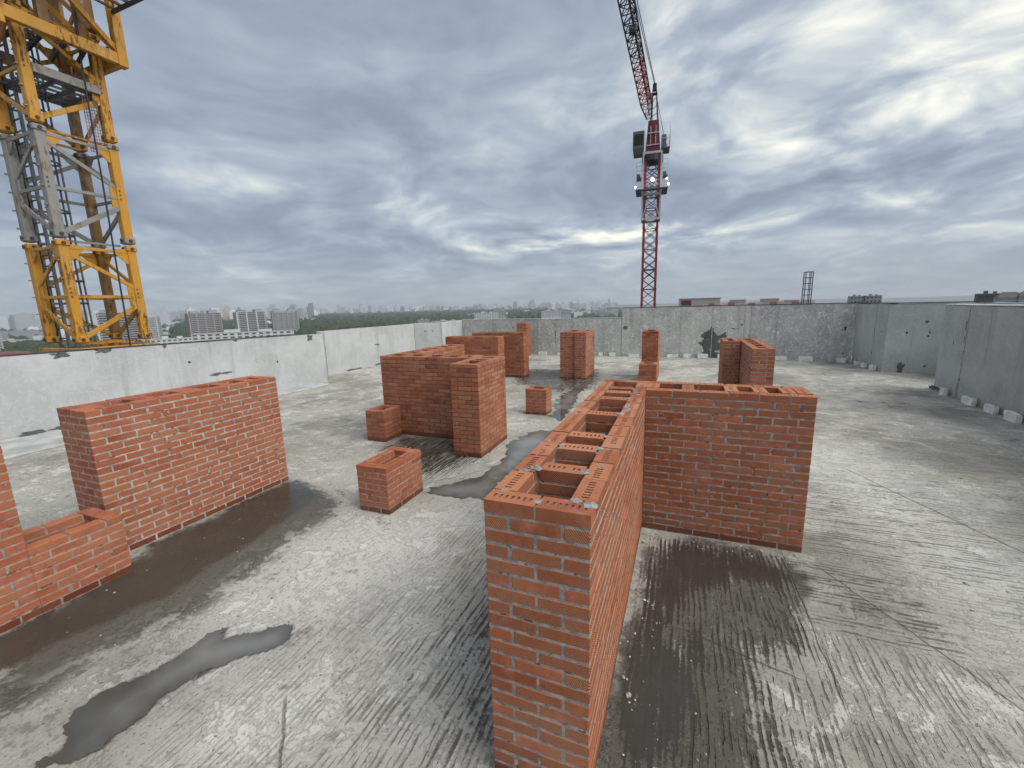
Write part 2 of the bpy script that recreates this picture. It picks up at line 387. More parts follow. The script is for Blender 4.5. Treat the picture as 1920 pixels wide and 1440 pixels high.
WLINE = [(-13.4, -1.6), (-11.2, 9.55), (-12.5, 10.9), (-12.6, 17.0), (-11.3, 17.6), (-11.6, 20.4), (-6.6, 19.2), (-2.33, 18.9), (3.0, 18.9), (6.37, 18.1), (6.53, 15.85), (8.6, 15.4), (8.6, 12.7), (6.57, 12.7), (6.2, -2.6), (-13.4, -2.7)]
wd_ = np.abs(sdist(WLINE, x, y)); damp = np.maximum(damp, np.where(y > -1.4, .72*soft(wd_-.10, .35), 0)); film = np.maximum(film, np.where(y > 10, .5*soft(wd_-.12, .3), 0))  # wet line at the wall feet, with contact shade painted in
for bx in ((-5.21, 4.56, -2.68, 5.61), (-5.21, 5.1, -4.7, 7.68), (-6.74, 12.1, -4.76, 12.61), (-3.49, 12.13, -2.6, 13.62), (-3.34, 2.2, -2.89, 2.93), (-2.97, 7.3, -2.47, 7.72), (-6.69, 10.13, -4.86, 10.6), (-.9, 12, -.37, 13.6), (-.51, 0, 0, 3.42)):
    sdv = np.maximum(np.maximum(bx[0]-x, x-bx[2]), np.maximum(bx[1]-y, y-bx[3])); damp = np.maximum(damp, .62*soft(sdv-.06, .28))  # wet shaft feet, contact shade painted in here as well
light = np.maximum.reduce([soft(S['light_left'], .8), soft(S['light_mid'], .9), soft(S['light_right'], 1.0)])
def rect(x0, x1, y0, y1, wd): return soft(np.maximum(np.maximum(x0-x, x-x1), np.maximum(y0-y, y-y1)), wd)
g_y = np.maximum.reduce([1.0*rect(0.1, 1.33, .2, 2.75, .08), .75*rect(-1.9, -.53, -.6, 3.2, .7), .65*rect(1.2, 2.6, -1.5, 1.75, .15), .9*rect(-4.6, -2.7, 3.3, 5.0, .5), .6*rect(-6, -1, 10, 12.4, 1.2), .45*rect(-2.6, -.6, -1.6, .8, .9), .5*rect(-1.6, -.2, 4.5, 8, 1.0)])
g_x = np.maximum.reduce([.95*rect(1.34, 2.25, 1.75, 2.75, .06), .8*rect(1.55, 3.4, 2.75, 5.2, .4), .5*rect(2.2, 6, 1, 9, 1.2), .35*rect(-12, -5.6, 1, 9, 2), .4*rect(-1.5, 6, 6.5, 12, 2)])
me = bpy.data.meshes.new('roof_floor')
iy, ix = np.mgrid[0:ny-1, 0:nx-1]; i0 = (iy*nx+ix).ravel()
quads = np.stack([i0, i0+1, i0+nx+1, i0+nx], 1)
me.vertices.add(nx*ny); me.loops.add(quads.size); me.polygons.add(len(quads))
me.vertices.foreach_set('co', np.stack([x, y, np.zeros_like(x)], 1).ravel().astype(np.float32))
me.loops.foreach_set('vertex_index', quads.ravel().astype(np.int32))
me.polygons.foreach_set('loop_start', np.arange(0, quads.size, 4, dtype=np.int32))
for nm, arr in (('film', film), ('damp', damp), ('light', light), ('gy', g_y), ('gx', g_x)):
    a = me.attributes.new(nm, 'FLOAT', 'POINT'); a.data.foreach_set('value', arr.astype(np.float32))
me.update(); me.validate()

def mat_floor():
    m, t, b = material('raked_concrete'); p = t.pos()
    xx, yy, zz = t.xyz(p)
    A = {k: t.attr(k) for k in ('film', 'damp', 'light', 'gy', 'gx')}
    n_lo = t.noise(p, .55, 5, .6, .4); n_md = t.noise(t.add(p, (3, 8, 0)), 2.7, 7, .68, .6); n_hi = t.noise(t.add(p, (7, 1, 0)), 17, 6, .7); n_gr = t.noise(p, 60, 5, .72)
    c = t.mix(t.step(n_lo, .34, .64), (.25, .25, .235, 1), (.45, .448, .425, 1))
    # scabby cement skin
    skin = t.step(t.math('ADD', n_md, t.math('MULTIPLY', t.math('SUBTRACT', n_hi, .5), .55)), .50, .60)
    c = t.mix(t.math('MULTIPLY', t.math('MULTIPLY', skin, t.step(n_lo, .30, .55)), .80), c, (.64, .64, .62, 1))
    lo = t.step(t.math('ADD', n_md, t.math('MULTIPLY', t.math('SUBTRACT', n_hi, .5), .8)), .44, .30)
    c = t.mix(t.math('MULTIPLY', lo, .75), c, (.15, .147, .132, 1))
    lm = t.math('MULTIPLY', A['light'], t.step(t.math('ADD', n_md, t.math('MULTIPLY', n_hi, .3)), .42, .62))
    c = t.mix(t.math('MULTIPLY', lm, .85), c, (.70, .705, .69, 1))
    # sandy blush
    c = t.mix(t.math('MULTIPLY', t.step(t.noise(t.add(p, (40, 3, 0)), 1.1, 4), .50, .70), .38), c, (.42, .385, .30, 1))
    c = t.mix(t.math('MULTIPLY', t.step(n_gr, .50, .66), .38), c, (.20, .20, .185, 1)); c = t.mix(t.math('MULTIPLY', t.step(n_gr, .44, .30), .30), c, (.66, .66, .64, 1))
    # rake marks
    wob = t.vmath('MULTIPLY', t.vmath('SUBTRACT', t.noise(p, 2.2, 3, .5, 0, 1), (.5, .5, .5)), (.055, .055, 0))
    pw = t.vmath('ADD', p, wob)
    ry = t.noise(t.scale(pw, 26, 2.0, 0), 1.0, 3, .62, .15)
    rx = t.noise(t.add(t.scale(pw, 1.7, 23, 0), (5, 0, 0)), 1.0, 3, .62, .15)
    pwx, pwy, _z = t.xyz(pw)
    sy_ = t.math('MULTIPLY', t.math('SINE', t.math('MULTIPLY', pwx, 2*math.pi/.042)), .085); sx_ = t.math('MULTIPLY', t.math('SINE', t.math('MULTIPLY', pwy, 2*math.pi/.047)), .085)
    ry = t.math('ADD', t.math('ADD', ry, sy_), t.math('MULTIPLY', t.math('SUBTRACT', n_hi, .5), .25)); rx = t.math('ADD', t.math('ADD', rx, sx_), t.math('MULTIPLY', t.math('SUBTRACT', n_hi, .5), .25))
    brk = t.step(t.math('ADD', t.noise(t.add(p, (2, 9, 0)), 3.5, 5, .65), t.math('MULTIPLY', t.math('SUBTRACT', n_hi, .5), .5)), .36, .56)
    gym = t.math('MULTIPLY', t.math('MULTIPLY', A['gy'], t.step(ry, .53, .61)), brk)
    gxm = t.math('MULTIPLY', t.math('MULTIPLY', A['gx'], t.step(rx, .53, .61)), brk)
    grv = t.math('MAXIMUM', gym, gxm)
    c = t.mix(t.math('MULTIPLY', grv, .80), c, (.085, .082, .074, 1))
    # pits
    pit = t.step(t.noise(t.add(p, (9, 9, 0)), 31, 3, .5), .66, .72)
    c = t.mix(t.math('MULTIPLY', pit, .7), c, (.12, .12, .11, 1))
    # construction joints and cracks (a, b end points)
    ck = None
    wb = t.vmath('ADD', p, t.vmath('MULTIPLY', t.vmath('SUBTRACT', t.noise(p, 3.5, 4, .6, 0, 1), (.5, .5, .5)), (.06, .06, 0)))
    for (ax, ay), (bx, by), wd in (((-2.02, -.02), (-1.1, -.9), .008), ((1.55, 2.75), (3.1, .1), .006), ((2.6, 5.6), (4.4, 1.4), .009), ((-3.2, 2.9), (-2.4, 3.9), .006),
                                   ((.35, 1.45), (1.2, 1.2), .007), ((1.35, 1.0), (1.33, 2.9), .005), ((-9.5, 1), (-9, 12), .012), ((2.1, -.3), (3.6, 2.4), .005)):
        L = math.hypot(bx-ax, by-ay); tx, ty = (bx-ax)/L, (by-ay)/L
        rel = t.vmath('SUBTRACT', wb, (ax, ay, 0))
        u = t.vmath('DOT_PRODUCT', rel, (tx, ty, 0)); v = t.math('ABSOLUTE', t.vmath('DOT_PRODUCT', rel, (-ty, tx, 0)))
        k = t.math('MULTIPLY', t.step(v, wd*1.6, wd*.4), t.math('MULTIPLY', t.step(u, 0, .15), t.step(u, L, L-.15)))
        ck = k if ck is None else t.math('MAXIMUM', ck, k)
    ck = t.math('MULTIPLY', ck, t.step(n_hi, .36, .5))
    c = t.mix(t.math('MULTIPLY', ck, .62), c, (.10, .095, .085, 1))
    c = t.mix(1.0, c, (1.05, 1.01, .94, 1), 'MULTIPLY')
    # moist tone, painted foot shade and wet film with broken edges
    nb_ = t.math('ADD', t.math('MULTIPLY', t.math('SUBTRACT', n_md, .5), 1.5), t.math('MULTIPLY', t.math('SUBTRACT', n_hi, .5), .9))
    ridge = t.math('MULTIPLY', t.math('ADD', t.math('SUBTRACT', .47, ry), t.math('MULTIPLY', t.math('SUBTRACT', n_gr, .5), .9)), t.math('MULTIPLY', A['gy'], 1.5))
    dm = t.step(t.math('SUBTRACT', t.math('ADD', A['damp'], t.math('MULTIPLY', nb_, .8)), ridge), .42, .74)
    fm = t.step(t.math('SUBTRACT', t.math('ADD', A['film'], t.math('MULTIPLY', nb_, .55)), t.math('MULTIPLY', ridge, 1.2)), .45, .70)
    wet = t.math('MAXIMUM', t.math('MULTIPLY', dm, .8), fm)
    damp_shade_c = t.mix(n_md, (.030, .026, .019, 1), (.082, .074, .058, 1))
    c = t.mix(t.math('MULTIPLY', dm, .84), c, damp_shade_c)
    c = t.mix(t.math('MULTIPLY', fm, .88), c, t.mix(n_lo, (.024, .0215, .0155, 1), (.064, .061, .049, 1)))
    t.put(b.inputs['Base Color'], c)
    rg = t.mixf(t.math('MULTIPLY', dm, .8), .88, .5); rg = t.mixf(fm, rg, t.mixf(t.step(n_md, .35, .65), .36, .20))
    t.put(b.inputs['Roughness'], rg)
    hgt = t.math('ADD', t.math('MULTIPLY', n_gr, .25), t.math('ADD', t.math('MULTIPLY', n_hi, .6), t.math('MULTIPLY', skin, .5)))
    hgt = t.math('SUBTRACT', hgt, t.math('ADD', t.math('MULTIPLY', grv, 1.4), t.math('MULTIPLY', ck, 1.2)))
    hgt = t.math('SUBTRACT', hgt, t.math('MULTIPLY', pit, .7))
    t.put(b.inputs['Normal'], t.bump(hgt, t.mixf(fm, .9, .05), .014))
    return m
M['floor'] = mat_floor()
floor = tag(mobj('roof_floor', me, M['floor']), 'grey raked concrete roof floor with wet stains and painted foot shade', None, None, 'structure')

def mat_puddle():
    m, t, b = material('puddle_water'); p = t.pos()
    n = t.noise(p, 2.4, 4, .5, .4)
    n2 = t.noise(t.add(p, (4, 2, 0)), 1.1, 3, .5, .3)
    dd = t.math('ADD', t.math('MULTIPLY', t.attr('depth'), .55), t.math('ADD', t.math('MULTIPLY', t.math('SUBTRACT', n, .5), .16), t.math('MULTIPLY', t.math('SUBTRACT', n2, .5), .40)))
    c = t.mix(t.step(dd, -.06, .17), (.085, .082, .073, 1), (.235, .232, .22, 1))
    t.put(b.inputs['Base Color'], c); b.inputs['Roughness'].default_value = .05; b.inputs['IOR'].default_value = 1.33
    t.put(b.inputs['Normal'], t.bump(t.noise(p, 7, 2), .02, .01))
    return m
M['puddle'] = mat_puddle()
def ragged(poly, step, amp, seed):
    out = []
    n = len(poly)
    for i in range(n):
        a = Vector((*poly[i], 0)); c = Vector((*poly[(i+1) % n], 0)); k = max(1, int((c-a).length/step))
        nrm = (c-a).normalized().cross(Vector((0, 0, 1)))
        for j in range(k):
            q = a.lerp(c, j/k)
            s = mnoise.noise(Vector((q.x*7, q.y*7, seed)))*amp + mnoise.noise(Vector((q.x*22, q.y*22, seed+3)))*amp*.7 + mnoise.noise(Vector((q.x*60, q.y*60, seed+5)))*min(amp, .04)*.6
            q = q + nrm*s; out.append((q.x, q.y))
    return out
for key, lab, st, am in (('puddle_left', 'elongated shallow puddle at the lower left of the roof', .009, .036), ('puddle_mid', 'winding grey puddle between small brick box and long foreground shaft', .05, .09), ('puddle_far', 'thin sheet of standing water behind the brick cube', .1, .16)):
    pl = ragged(POLY[key], st, am, len(key)); mm = bpy.data.meshes.new('puddle')
    P_ = np.array(pl); gsp = st*2.2
    GX, GY = np.meshgrid(np.arange(P_[:, 0].min(), P_[:, 0].max(), gsp), np.arange(P_[:, 1].min(), P_[:, 1].max(), gsp)); GX, GY = GX.ravel(), GY.ravel()
    keep = sdist(pl, GX, GY) < -gsp*.5; inner = list(zip(GX[keep].tolist(), GY[keep].tolist())); n_ = len(pl)
    res = delaunay_2d_cdt([Vector(q) for q in pl+inner], [(i, (i+1) % n_) for i in range(n_)], [], 1, 1e-5)
    vs = [(q.x, q.y, .005) for q in res[0]]; mm.from_pydata(vs, [], [tuple(f) for f in res[2]]); mm.update()
    dv = np.maximum(0, -sdist(pl, np.array([q[0] for q in vs]), np.array([q[1] for q in vs])))
    at_ = mm.attributes.new('depth', 'FLOAT', 'POINT'); at_.data.foreach_set('value', dv.astype(np.float32))
    if mm.polygons[0].normal.z < 0: mm.flip_normals()
    tag(mobj('puddle', mm, M['puddle']), lab, 'puddle', 'puddles on the roof', 'structure')

def ico(sub):
    bm = bmesh.new(); bmesh.ops.create_icosphere(bm, subdivisions=sub, radius=1); bm.verts.ensure_lookup_table()
    V = np.array([v.co[:] for v in bm.verts]); F = np.array([[v.index for v in f.verts] for f in bm.faces]); bm.free(); return V, F
ICO0 = ico(1)
# ================================================================== parapet walls
def blob_mesh(name, rx, rz, seed, n=14, th=.004, rough=.3):
    """irregular flat lump in the local x-z plane, facing -y"""
    pts = []
    for k in range(n):
        a = 2*math.pi*k/n; s = 1+rough*mnoise.noise(Vector((math.cos(a)*1.7, math.sin(a)*1.7, seed)))*2
        pts.append((math.cos(a)*rx*s, math.sin(a)*rz*s))
    b = MB(); b.v = [(p[0]*.96, -th, p[1]*.96) for p in pts] + [(p[0], 0, p[1]) for p in pts]
    b.f = [tuple(range(n))] + [(i, (i+1) % n, n+(i+1) % n, n+i) for i in range(n)]
    return b.mesh(name)
HOLES = [blob_mesh('tie_hole', .035, .035, i*3.1, 10, .003, .25) for i in range(4)]
for hm in HOLES: hm.materials.append(M['hole'])
def parapet(a, b, h, mat, label, holes=(), patches=(), seams=(), cap=None, th=.22, cap_h=.03):
    a = Vector((*a, 0)); b = Vector((*b, 0)); L = (b-a).length; ang = math.atan2(b.y-a.y, b.x-a.x)
    e = empty('parapet_wall', a, label, 'parapet wall'); e.rotation_euler = (0, 0, ang)
    n = max(2, int(L/.3)); v = []; f = []
    for i in range(n+1):
        u = L*i/n; q = a.lerp(b, i/n)
        jz = mnoise.noise(Vector((q.x*2.1, q.y*2.1, 1)))*.012
        jy = mnoise.noise(Vector((q.x*.9, q.y*.9, 5)))*.006
        for (yy, zz) in ((jy, -.05), (jy, h*.5), (jy, h-.015+jz), (jy+.012, h+jz), (th, h+jz), (th, -.05)): v.append((u, yy, zz))
    for i in range(n):
        for k in range(6):
            l = (k+1) % 6; f.append((i*6+k, i*6+l, i*6+6+l, i*6+6+k))
    f += [tuple(range(6)), tuple(n*6+k for k in range(6))]
    bd = MB(); bd.v = v; bd.f = f; bd.build('concrete_panel', mat, e)
    for i, (u, z) in enumerate(holes):
        o = mobj('tie_hole', HOLES[i % 4], None, e, (u, .004, z)); s = random.uniform(.75, 1.25); o.scale = (s, 1, s); o.rotation_euler = (0, random.uniform(0, 6), 0)
    for i, (u, z, rx, rz) in enumerate(patches):
        pm = blob_mesh('repair_patch', rx, rz, u*5+z, 26, .006, .45); mobj('repair_patch', pm, M['patch'], e, (u, .002, z))
    for u in seams:
        mb = MB(); mb.box(u-.012, -.012, .02, u+.012, .01, h-.03); mb.build('form_seam', M['seam'], e)
    if cap:
        mb = MB(); k = max(2, int(L/.8)); 
        for i in range(k):
            dz = random.uniform(-.006, .006); mb.box(L*i/k+.004, -.012, h+.012, L*(i+1)/k-.004, th+.02, h+.012+cap_h+dz)
        mb.build('wall_cap', M[cap], e)
    return e
M['seam'] = mat_mortar('seam_cement', (.50, .51, .50), .8)
parapet((-13.4, -1.6), (-11.2, 9.55), 1.73, M['wall_left'], 'long pale concrete parapet along the left roof edge in front of yellow crane mast',
        [(4.17, 1.29), (5.29, 1.32), (5.73, 1.3), (5.97, 1.25), (6.18, 1.29), (6.76, 1.2), (7.37, 1.22), (4.19, 0.21), (6.03, 1.53), (6.16, 1.51), (9.73, 0.95), (10.91, 1.44), (9.96, .25), (10.35, .37), (1.2, 1.3), (2.6, 1.28), (1.2, .25), (8.9, 1.3)],
        [(7.95, .8, .16, .035), (8.25, .81, .12, .03), (10.88, 1.62, .10, .11), (5.0, 1.68, .16, .06), (5.7, 1.69, .14, .05), (6.9, 1.69, .06, .04), (8.6, 1.70, .07, .04), (4.3, .06, .2, .04), (4.9, .06, .25, .04)], (), 'cap', cap_h=.012)
parapet((-11.2, 9.56), (-12.5, 10.88), 1.725, M['wall_left'], 'short return of the pale left parapet at its projecting corner')
parapet((-12.5, 10.9), (-12.6, 17.0), 1.74, M['wall_left'], 'set-back pale concrete parapet beyond the corner on the left side',
        [(2.41, 1.39), (2.17, .87), (3.07, .93), (4.18, .95), (5.2, 1.35), (.3, .9), (.3, .5), (5.6, .3)], [(3.1, .93, .2, .03), (1.5, .02, .5, .05), (3.5, .02, .6, .05)], (), 'cap', cap_h=.012)
parapet((-12.6, 17.02), (-11.3, 17.6), 1.745, M['wall_left'], 'narrow angled parapet facet with two tie holes at the far left', [(.55, 1.33), (.95, 1.33)])
parapet((-11.3, 17.61), (-11.6, 20.4), 1.75, M['wall_left'], 'short parapet length running into the far left corner')
parapet((-11.6, 20.42), (-6.6, 19.2), 1.79, M['wall_back'], 'low grey parapet in the far left corner behind brick blocks', [(.53, 1.37), (1.86, 1.35), (2.46, 1.36), (3.6, 1.37), (4.6, 1.36)], (), (1.2, 2.5, 3.9), 'cap_white', cap_h=.012)
parapet((-6.58, 19.2), (-2.34, 18.9), 1.795, M['wall_back'], 'low swirled grey parapet behind the two-part brick shaft',
        [(.86, .32), (2.07, 1.37), (3.29, 1.36), (.9, 1.21), (3.29, .3), (2.07, .3)], [(.93, 1.55, .02, .2), (.95, .95, .02, .3)], (.2, 1.9, 2.55, 3.4), 'cap_white', cap_h=.012)
parapet((-2.33, 18.88), (3.0, 18.92), 2.245, M['wall_back'], 'taller swirled back parapet with large dark repair patch',
        [(2.58, 1.32), (4.99, 1.44), (.19, .28), (2.58, .29), (4.86, 1.3), (1.4, .3), (5.1, .3)],
        [(.17, 1.36, .09, .08), (3.9, .72, .42, .46), (3.85, 1.2, .10, .16), (3.55, .95, .22, .07), (3.5, .62, .16, .08), (4.28, .95, .14, .12), (3.85, .2, .3, .2), (4.7, 1.27, .10, .02), (3.62, 1.08, .1, .06)], (1.4, 2.58, 3.85, 5.1), 'cap')
parapet((3.0, 18.90), (6.37, 18.14), 2.235, M['wall_back'], 'angled end of the tall back parapet beside the right corner', [(.92, 1.35), (2.04, 1.33), (2.52, 1.07), (3.18, 1.34), (2.04, .27), (3.19, .34), (3.17, 1.28)], (), (.95,), 'cap')
parapet((6.37, 18.12), (6.53, 15.85), 2.225, M['wall_right'], 'grey right parapet length with three foam blocks, left of the recess', [(.36, 1.36), (1.3, 1.3), (1.96, 1.31), (.33, .31)], [(.45, .1, .09, .08)], (1.5,), 'cap')
parapet((6.53, 15.83), (8.6, 15.4), 2.215, M['wall_right'], 'shaded back of the recess in the right parapet', [(.5, 1.3), (.94, 1.65), (1.04, 1.32), (1.01, 1.2), (1.03, .25)], [(.46, .2, .07, .16), (.94, 1.65, .04, .04)], (), 'cap')
parapet((8.6, 15.38), (8.6, 12.7), 2.205, M['wall_right'], 'outer side of the recess in the right parapet')
parapet((6.57, 12.7), (6.2, -2.6), 2.195, M['wall_right'], 'long grey parapet along the right roof edge with white capping', [(.59, 1.29), (1.85, 1.27), (3.07, 1.26), (1.84, .2), (3.03, .2), (4.3, 1.28), (5.5, 1.28), (7, 1.28), (4.3, .25)],
        [(1.06, 1.75, .03, .14), (1.07, 1.42, .035, .10), (1.08, 1.05, .03, .09), (1.08, .8, .02, .12), (1.07, .22, .035, .16), (.1, .05, .3, .05)], (1.1,), 'cap_white', cap_h=.02)

# raised screed strip along the left parapet
mb = MB(); mb.prism([(-10.95, -2.6), (-10.85, 1.7), (-10.95, 5.0), (-10.78, 9.2), (-11.25, 9.6), (-13.3, -2.6)], 0.0, .045)
tag(mb.build('screed_strip', mat_plain('screed', (.46, .465, .45), .85, .3, 2.2, 0, .5), bevel=.01), 'raised screed strip along the left parapet', None, None, 'structure')

# polystyrene blocks left in the wall foot
def foam(x, y, ang, wd, ht, label, broken=.2):
    bm = bmesh.new(); bmesh.ops.create_cube(bm, size=1)
    bmesh.ops.subdivide_edges(bm, edges=bm.edges[:], cuts=2, use_grid_fill=True)
    sd = x*3+y
    for v in bm.verts:
        q = Vector((v.co.x*wd*.85, v.co.y*.09, (v.co.z+.5)*ht*.85)); nn = mnoise.noise_vector(q*9+Vector((sd, 0, 0)))
        v.co = q+nn*.018 + (Vector((0, 0, -ht*broken*max(0, mnoise.noise(Vector((q.x*6, sd, 0)))))) if q.z > ht*.8 else Vector())
        v.co.z = max(v.co.z, 0)
    m_ = bpy.data.meshes.new('foam_block'); bm.to_mesh(m_); bm.free()
    o = mobj('foam_block', m_, M['foam'], None, (x, y, .002)); o.rotation_euler = (0, 0, ang)
    return tag(o, label, 'foam block', 'white foam blocks at the parapet foot')
wr = math.atan2(-15.3, -.37)
for (x_, y_, a_, wd, ht, lab) in (
    (6.44, 11.93, wr, .24, .20, 'small white foam block nearest the recess on the right parapet'),
    (6.42, 10.84, wr, .46, .20, 'widest white foam block under the right parapet'),
    (6.39, 10.02, wr, .34, .20, 'tilted-looking white foam block second from the right picture edge'),
    (6.37, 9.35, wr, .42, .22, 'chipped white foam block nearest the right picture edge'),
    (6.35, 17.45, -1.5, .30, .18, 'leftmost of three white foam blocks by the right corner'),
    (6.38, 16.9, -1.5, .32, .20, 'middle of three white foam blocks by the right corner'),
    (6.42, 16.25, -1.5, .34, .20, 'rightmost of three white foam blocks by the right corner'),
    (-3.3, 18.86, 0, .22, .20, 'small white foam block right behind the two-part brick shaft'),
    (-2.75, 18.82, 0, .32, .20, 'squarish white foam block between two-part shaft and slim brick stack'),
    (-1.75, 18.78, 0, .55, .17, 'crumpled white foam block just left of the slim brick stack'),
    (-.05, 18.78, 0, .55, .17, 'low pale foam block just right of the slim brick stack'),
    (.55, 18.78, 0, .34, .2, 'narrow white foam block left of the dark repair patch'),
    (1.2, 18.79, 0, .48, .22, 'white foam block touching the dark repair patch on its left'),
    (2.0, 18.79, 0, .50, .22, 'white foam block touching the dark repair patch on its right'),
    (4.1, 18.56, -.22, .56, .20, 'first white foam block right of the double brick chimney'),
    (4.95, 18.36, -.22, .56, .22, 'second white foam block right of the double brick chimney'),
    (6.05, 18.11, -.22, .34, .22, 'white foam block standing in the far right corner'),
    (-6.3, 19.02, -.07, .5, .2, 'crumbled white foam lump beside the slim far brick pillar'),
    (-5.35, 18.96, -.07, .26, .16, 'little white foam crumb left of the two-part brick shaft'),
    (-11.45, 8.9, 1.375, .42, .16, 'broken white foam block at the end of the left parapet')):
    foam(x_, y_, a_, wd, ht, lab)

# loose grit and mortar crumbs
gv, gf = [], []
for k_ in range(620):
    gx_, gy_ = random.uniform(-5.5, 4.5), random.uniform(-.9, 9)
    if k_ % 3 == 0: gx_, gy_ = random.choice(((-.56-abs(random.gauss(0, .12)), random.uniform(0, 3.3)), (.04+abs(random.gauss(0, .15)), random.uniform(.2, 2.8)), (random.uniform(-3.4, -2.7), 2.12-abs(random.gauss(0, .1))), (random.uniform(.1, 1.5), 2.83-abs(random.gauss(0, .1)))))
    r_ = random.uniform(.003, .009) if random.random() < .9 else random.uniform(.010, .02); V, F = ICO0; o_ = len(gv)
    for v in V: gv.append((gx_+v[0]*r_*random.uniform(.6, 1.3), gy_+v[1]*r_*random.uniform(.6, 1.3), max(.001, r_*.4+v[2]*r_*random.uniform(.4, .8))))
    gf += [tuple(int(i)+o_ for i in f) for f in F]
gme = bpy.data.meshes.new('grit'); gme.from_pydata(gv, [], gf); gme.update()
tag(mobj('grit', gme, mat_plain('crumb', (.50, .48, .44), .9, .6, 40)), 'loose grit and mortar crumbs on the roof floor', 'grit', None, 'stuff')

# ================================================================== brickwork
BH, PITCH, BT, JT = .0635, .075, .12, .0115
_bm_cache = {}
def brick_mesh(L, variant, matname, perforated):
    L = L-.003*(variant % 3)
    key = (round(L, 3), variant, matname, perforated)
    if key in _bm_cache: return _bm_cache[key]
    rr = random.Random(round(L*1000)*31+variant)
    if perforated and L > .1:
        n = max(1, int(round(L/.034))); m = .02; cell = (L-2*m)/n; sw = .013; sl = .019
        xs = [-L/2]; slots = []
        for k in range(n):
            cx = -L/2+m+cell*(k+.5); xs += [cx-sw/2, cx+sw/2]; slots.append(len(xs)-2)
        xs.append(L/2); ys = [-BT/2, -sl, sl, BT/2]; zt = BH/2; v = []; f = []
        idx = {}
        def P(a, b, c):
            k = (round(a, 5), round(b, 5), round(c, 5))
            if k not in idx: idx[k] = len(v); v.append((a, b, c))
            return idx[k]
        for i in range(len(xs)-1):
            for j in range(3):
                q = [(xs[i], ys[j]), (xs[i+1], ys[j]), (xs[i+1], ys[j+1]), (xs[i], ys[j+1])]
                if j == 1 and i in slots and rr.random() > .10:
                    dp = zt-.045
                    for a in range(4):
                        p0, p1 = q[a], q[(a+1) % 4]; f.append((P(*p0, zt), P(*p1, zt), P(*p1, dp), P(*p0, dp)))
                    f.append(tuple(P(*p, dp) for p in q))
                else: f.append(tuple(P(*p, zt) for p in q))
        zb = -BH/2
        top_e = [[(x_, -BT/2) for x_ in xs], [(L/2, y_) for y_ in ys], [(x_, BT/2) for x_ in xs[::-1]], [(-L/2, y_) for y_ in ys[::-1]]]
        for row in top_e:
            f.append(tuple(P(*p, zt) for p in row) + (P(*row[-1], zb), P(*row[0], zb)))
        f.append((P(-L/2, -BT/2, zb), P(-L/2, BT/2, zb), P(L/2, BT/2, zb), P(L/2, -BT/2, zb)))
        mb = MB(); mb.v = v; mb.f = f; me_ = mb.mesh('brick')
    else:
        c = .004; hx, hy, hz = L/2, BT/2, BH/2; v = []; f = []
        # chamfered box: 24 verts
        J = lambda: rr.uniform(-.0010, .0010)
        vid = {}
        for sx in (-1, 1):
            for sy in (-1, 1):
                for sz in (-1, 1):
                    jx, jy, jz = J(), J(), J()
                    for ax in range(3):
                        p = [sx*(hx-c)+jx, sy*(hy-c)+jy, sz*(hz-c)+jz]; p[ax] += (sx, sy, sz)[ax]*c
                        vid[(sx, sy, sz, ax)] = len(v); v.append(tuple(p))
        R2 = ((-1, -1), (1, -1), (1, 1), (-1, 1))
        for s in (-1, 1):
            f.append(tuple(vid[(s, a, b, 0)] for a, b in R2)); f.append(tuple(vid[(a, s, b, 1)] for a, b in R2)); f.append(tuple(vid[(a, b, s, 2)] for a, b in R2))
        for a in (-1, 1):
            for b in (-1, 1):
                f.append((vid[(-1, a, b, 1)], vid[(1, a, b, 1)], vid[(1, a, b, 2)], vid[(-1, a, b, 2)]))
                f.append((vid[(a, -1, b, 0)], vid[(a, 1, b, 0)], vid[(a, 1, b, 2)], vid[(a, -1, b, 2)]))
                f.append((vid[(a, b, -1, 0)], vid[(a, b, 1, 0)], vid[(a, b, 1, 1)], vid[(a, b, -1, 1)]))
        for sx in (-1, 1):
            for sy in (-1, 1):
                for sz in (-1, 1): f.append(tuple(vid[(sx, sy, sz, k)] for k in range(3)))
        mb = MB(); mb.v = v; mb.f = f; me_ = mb.mesh('brick')
    me_.materials.append(M[matname]); _bm_cache[key] = me_
    return me_

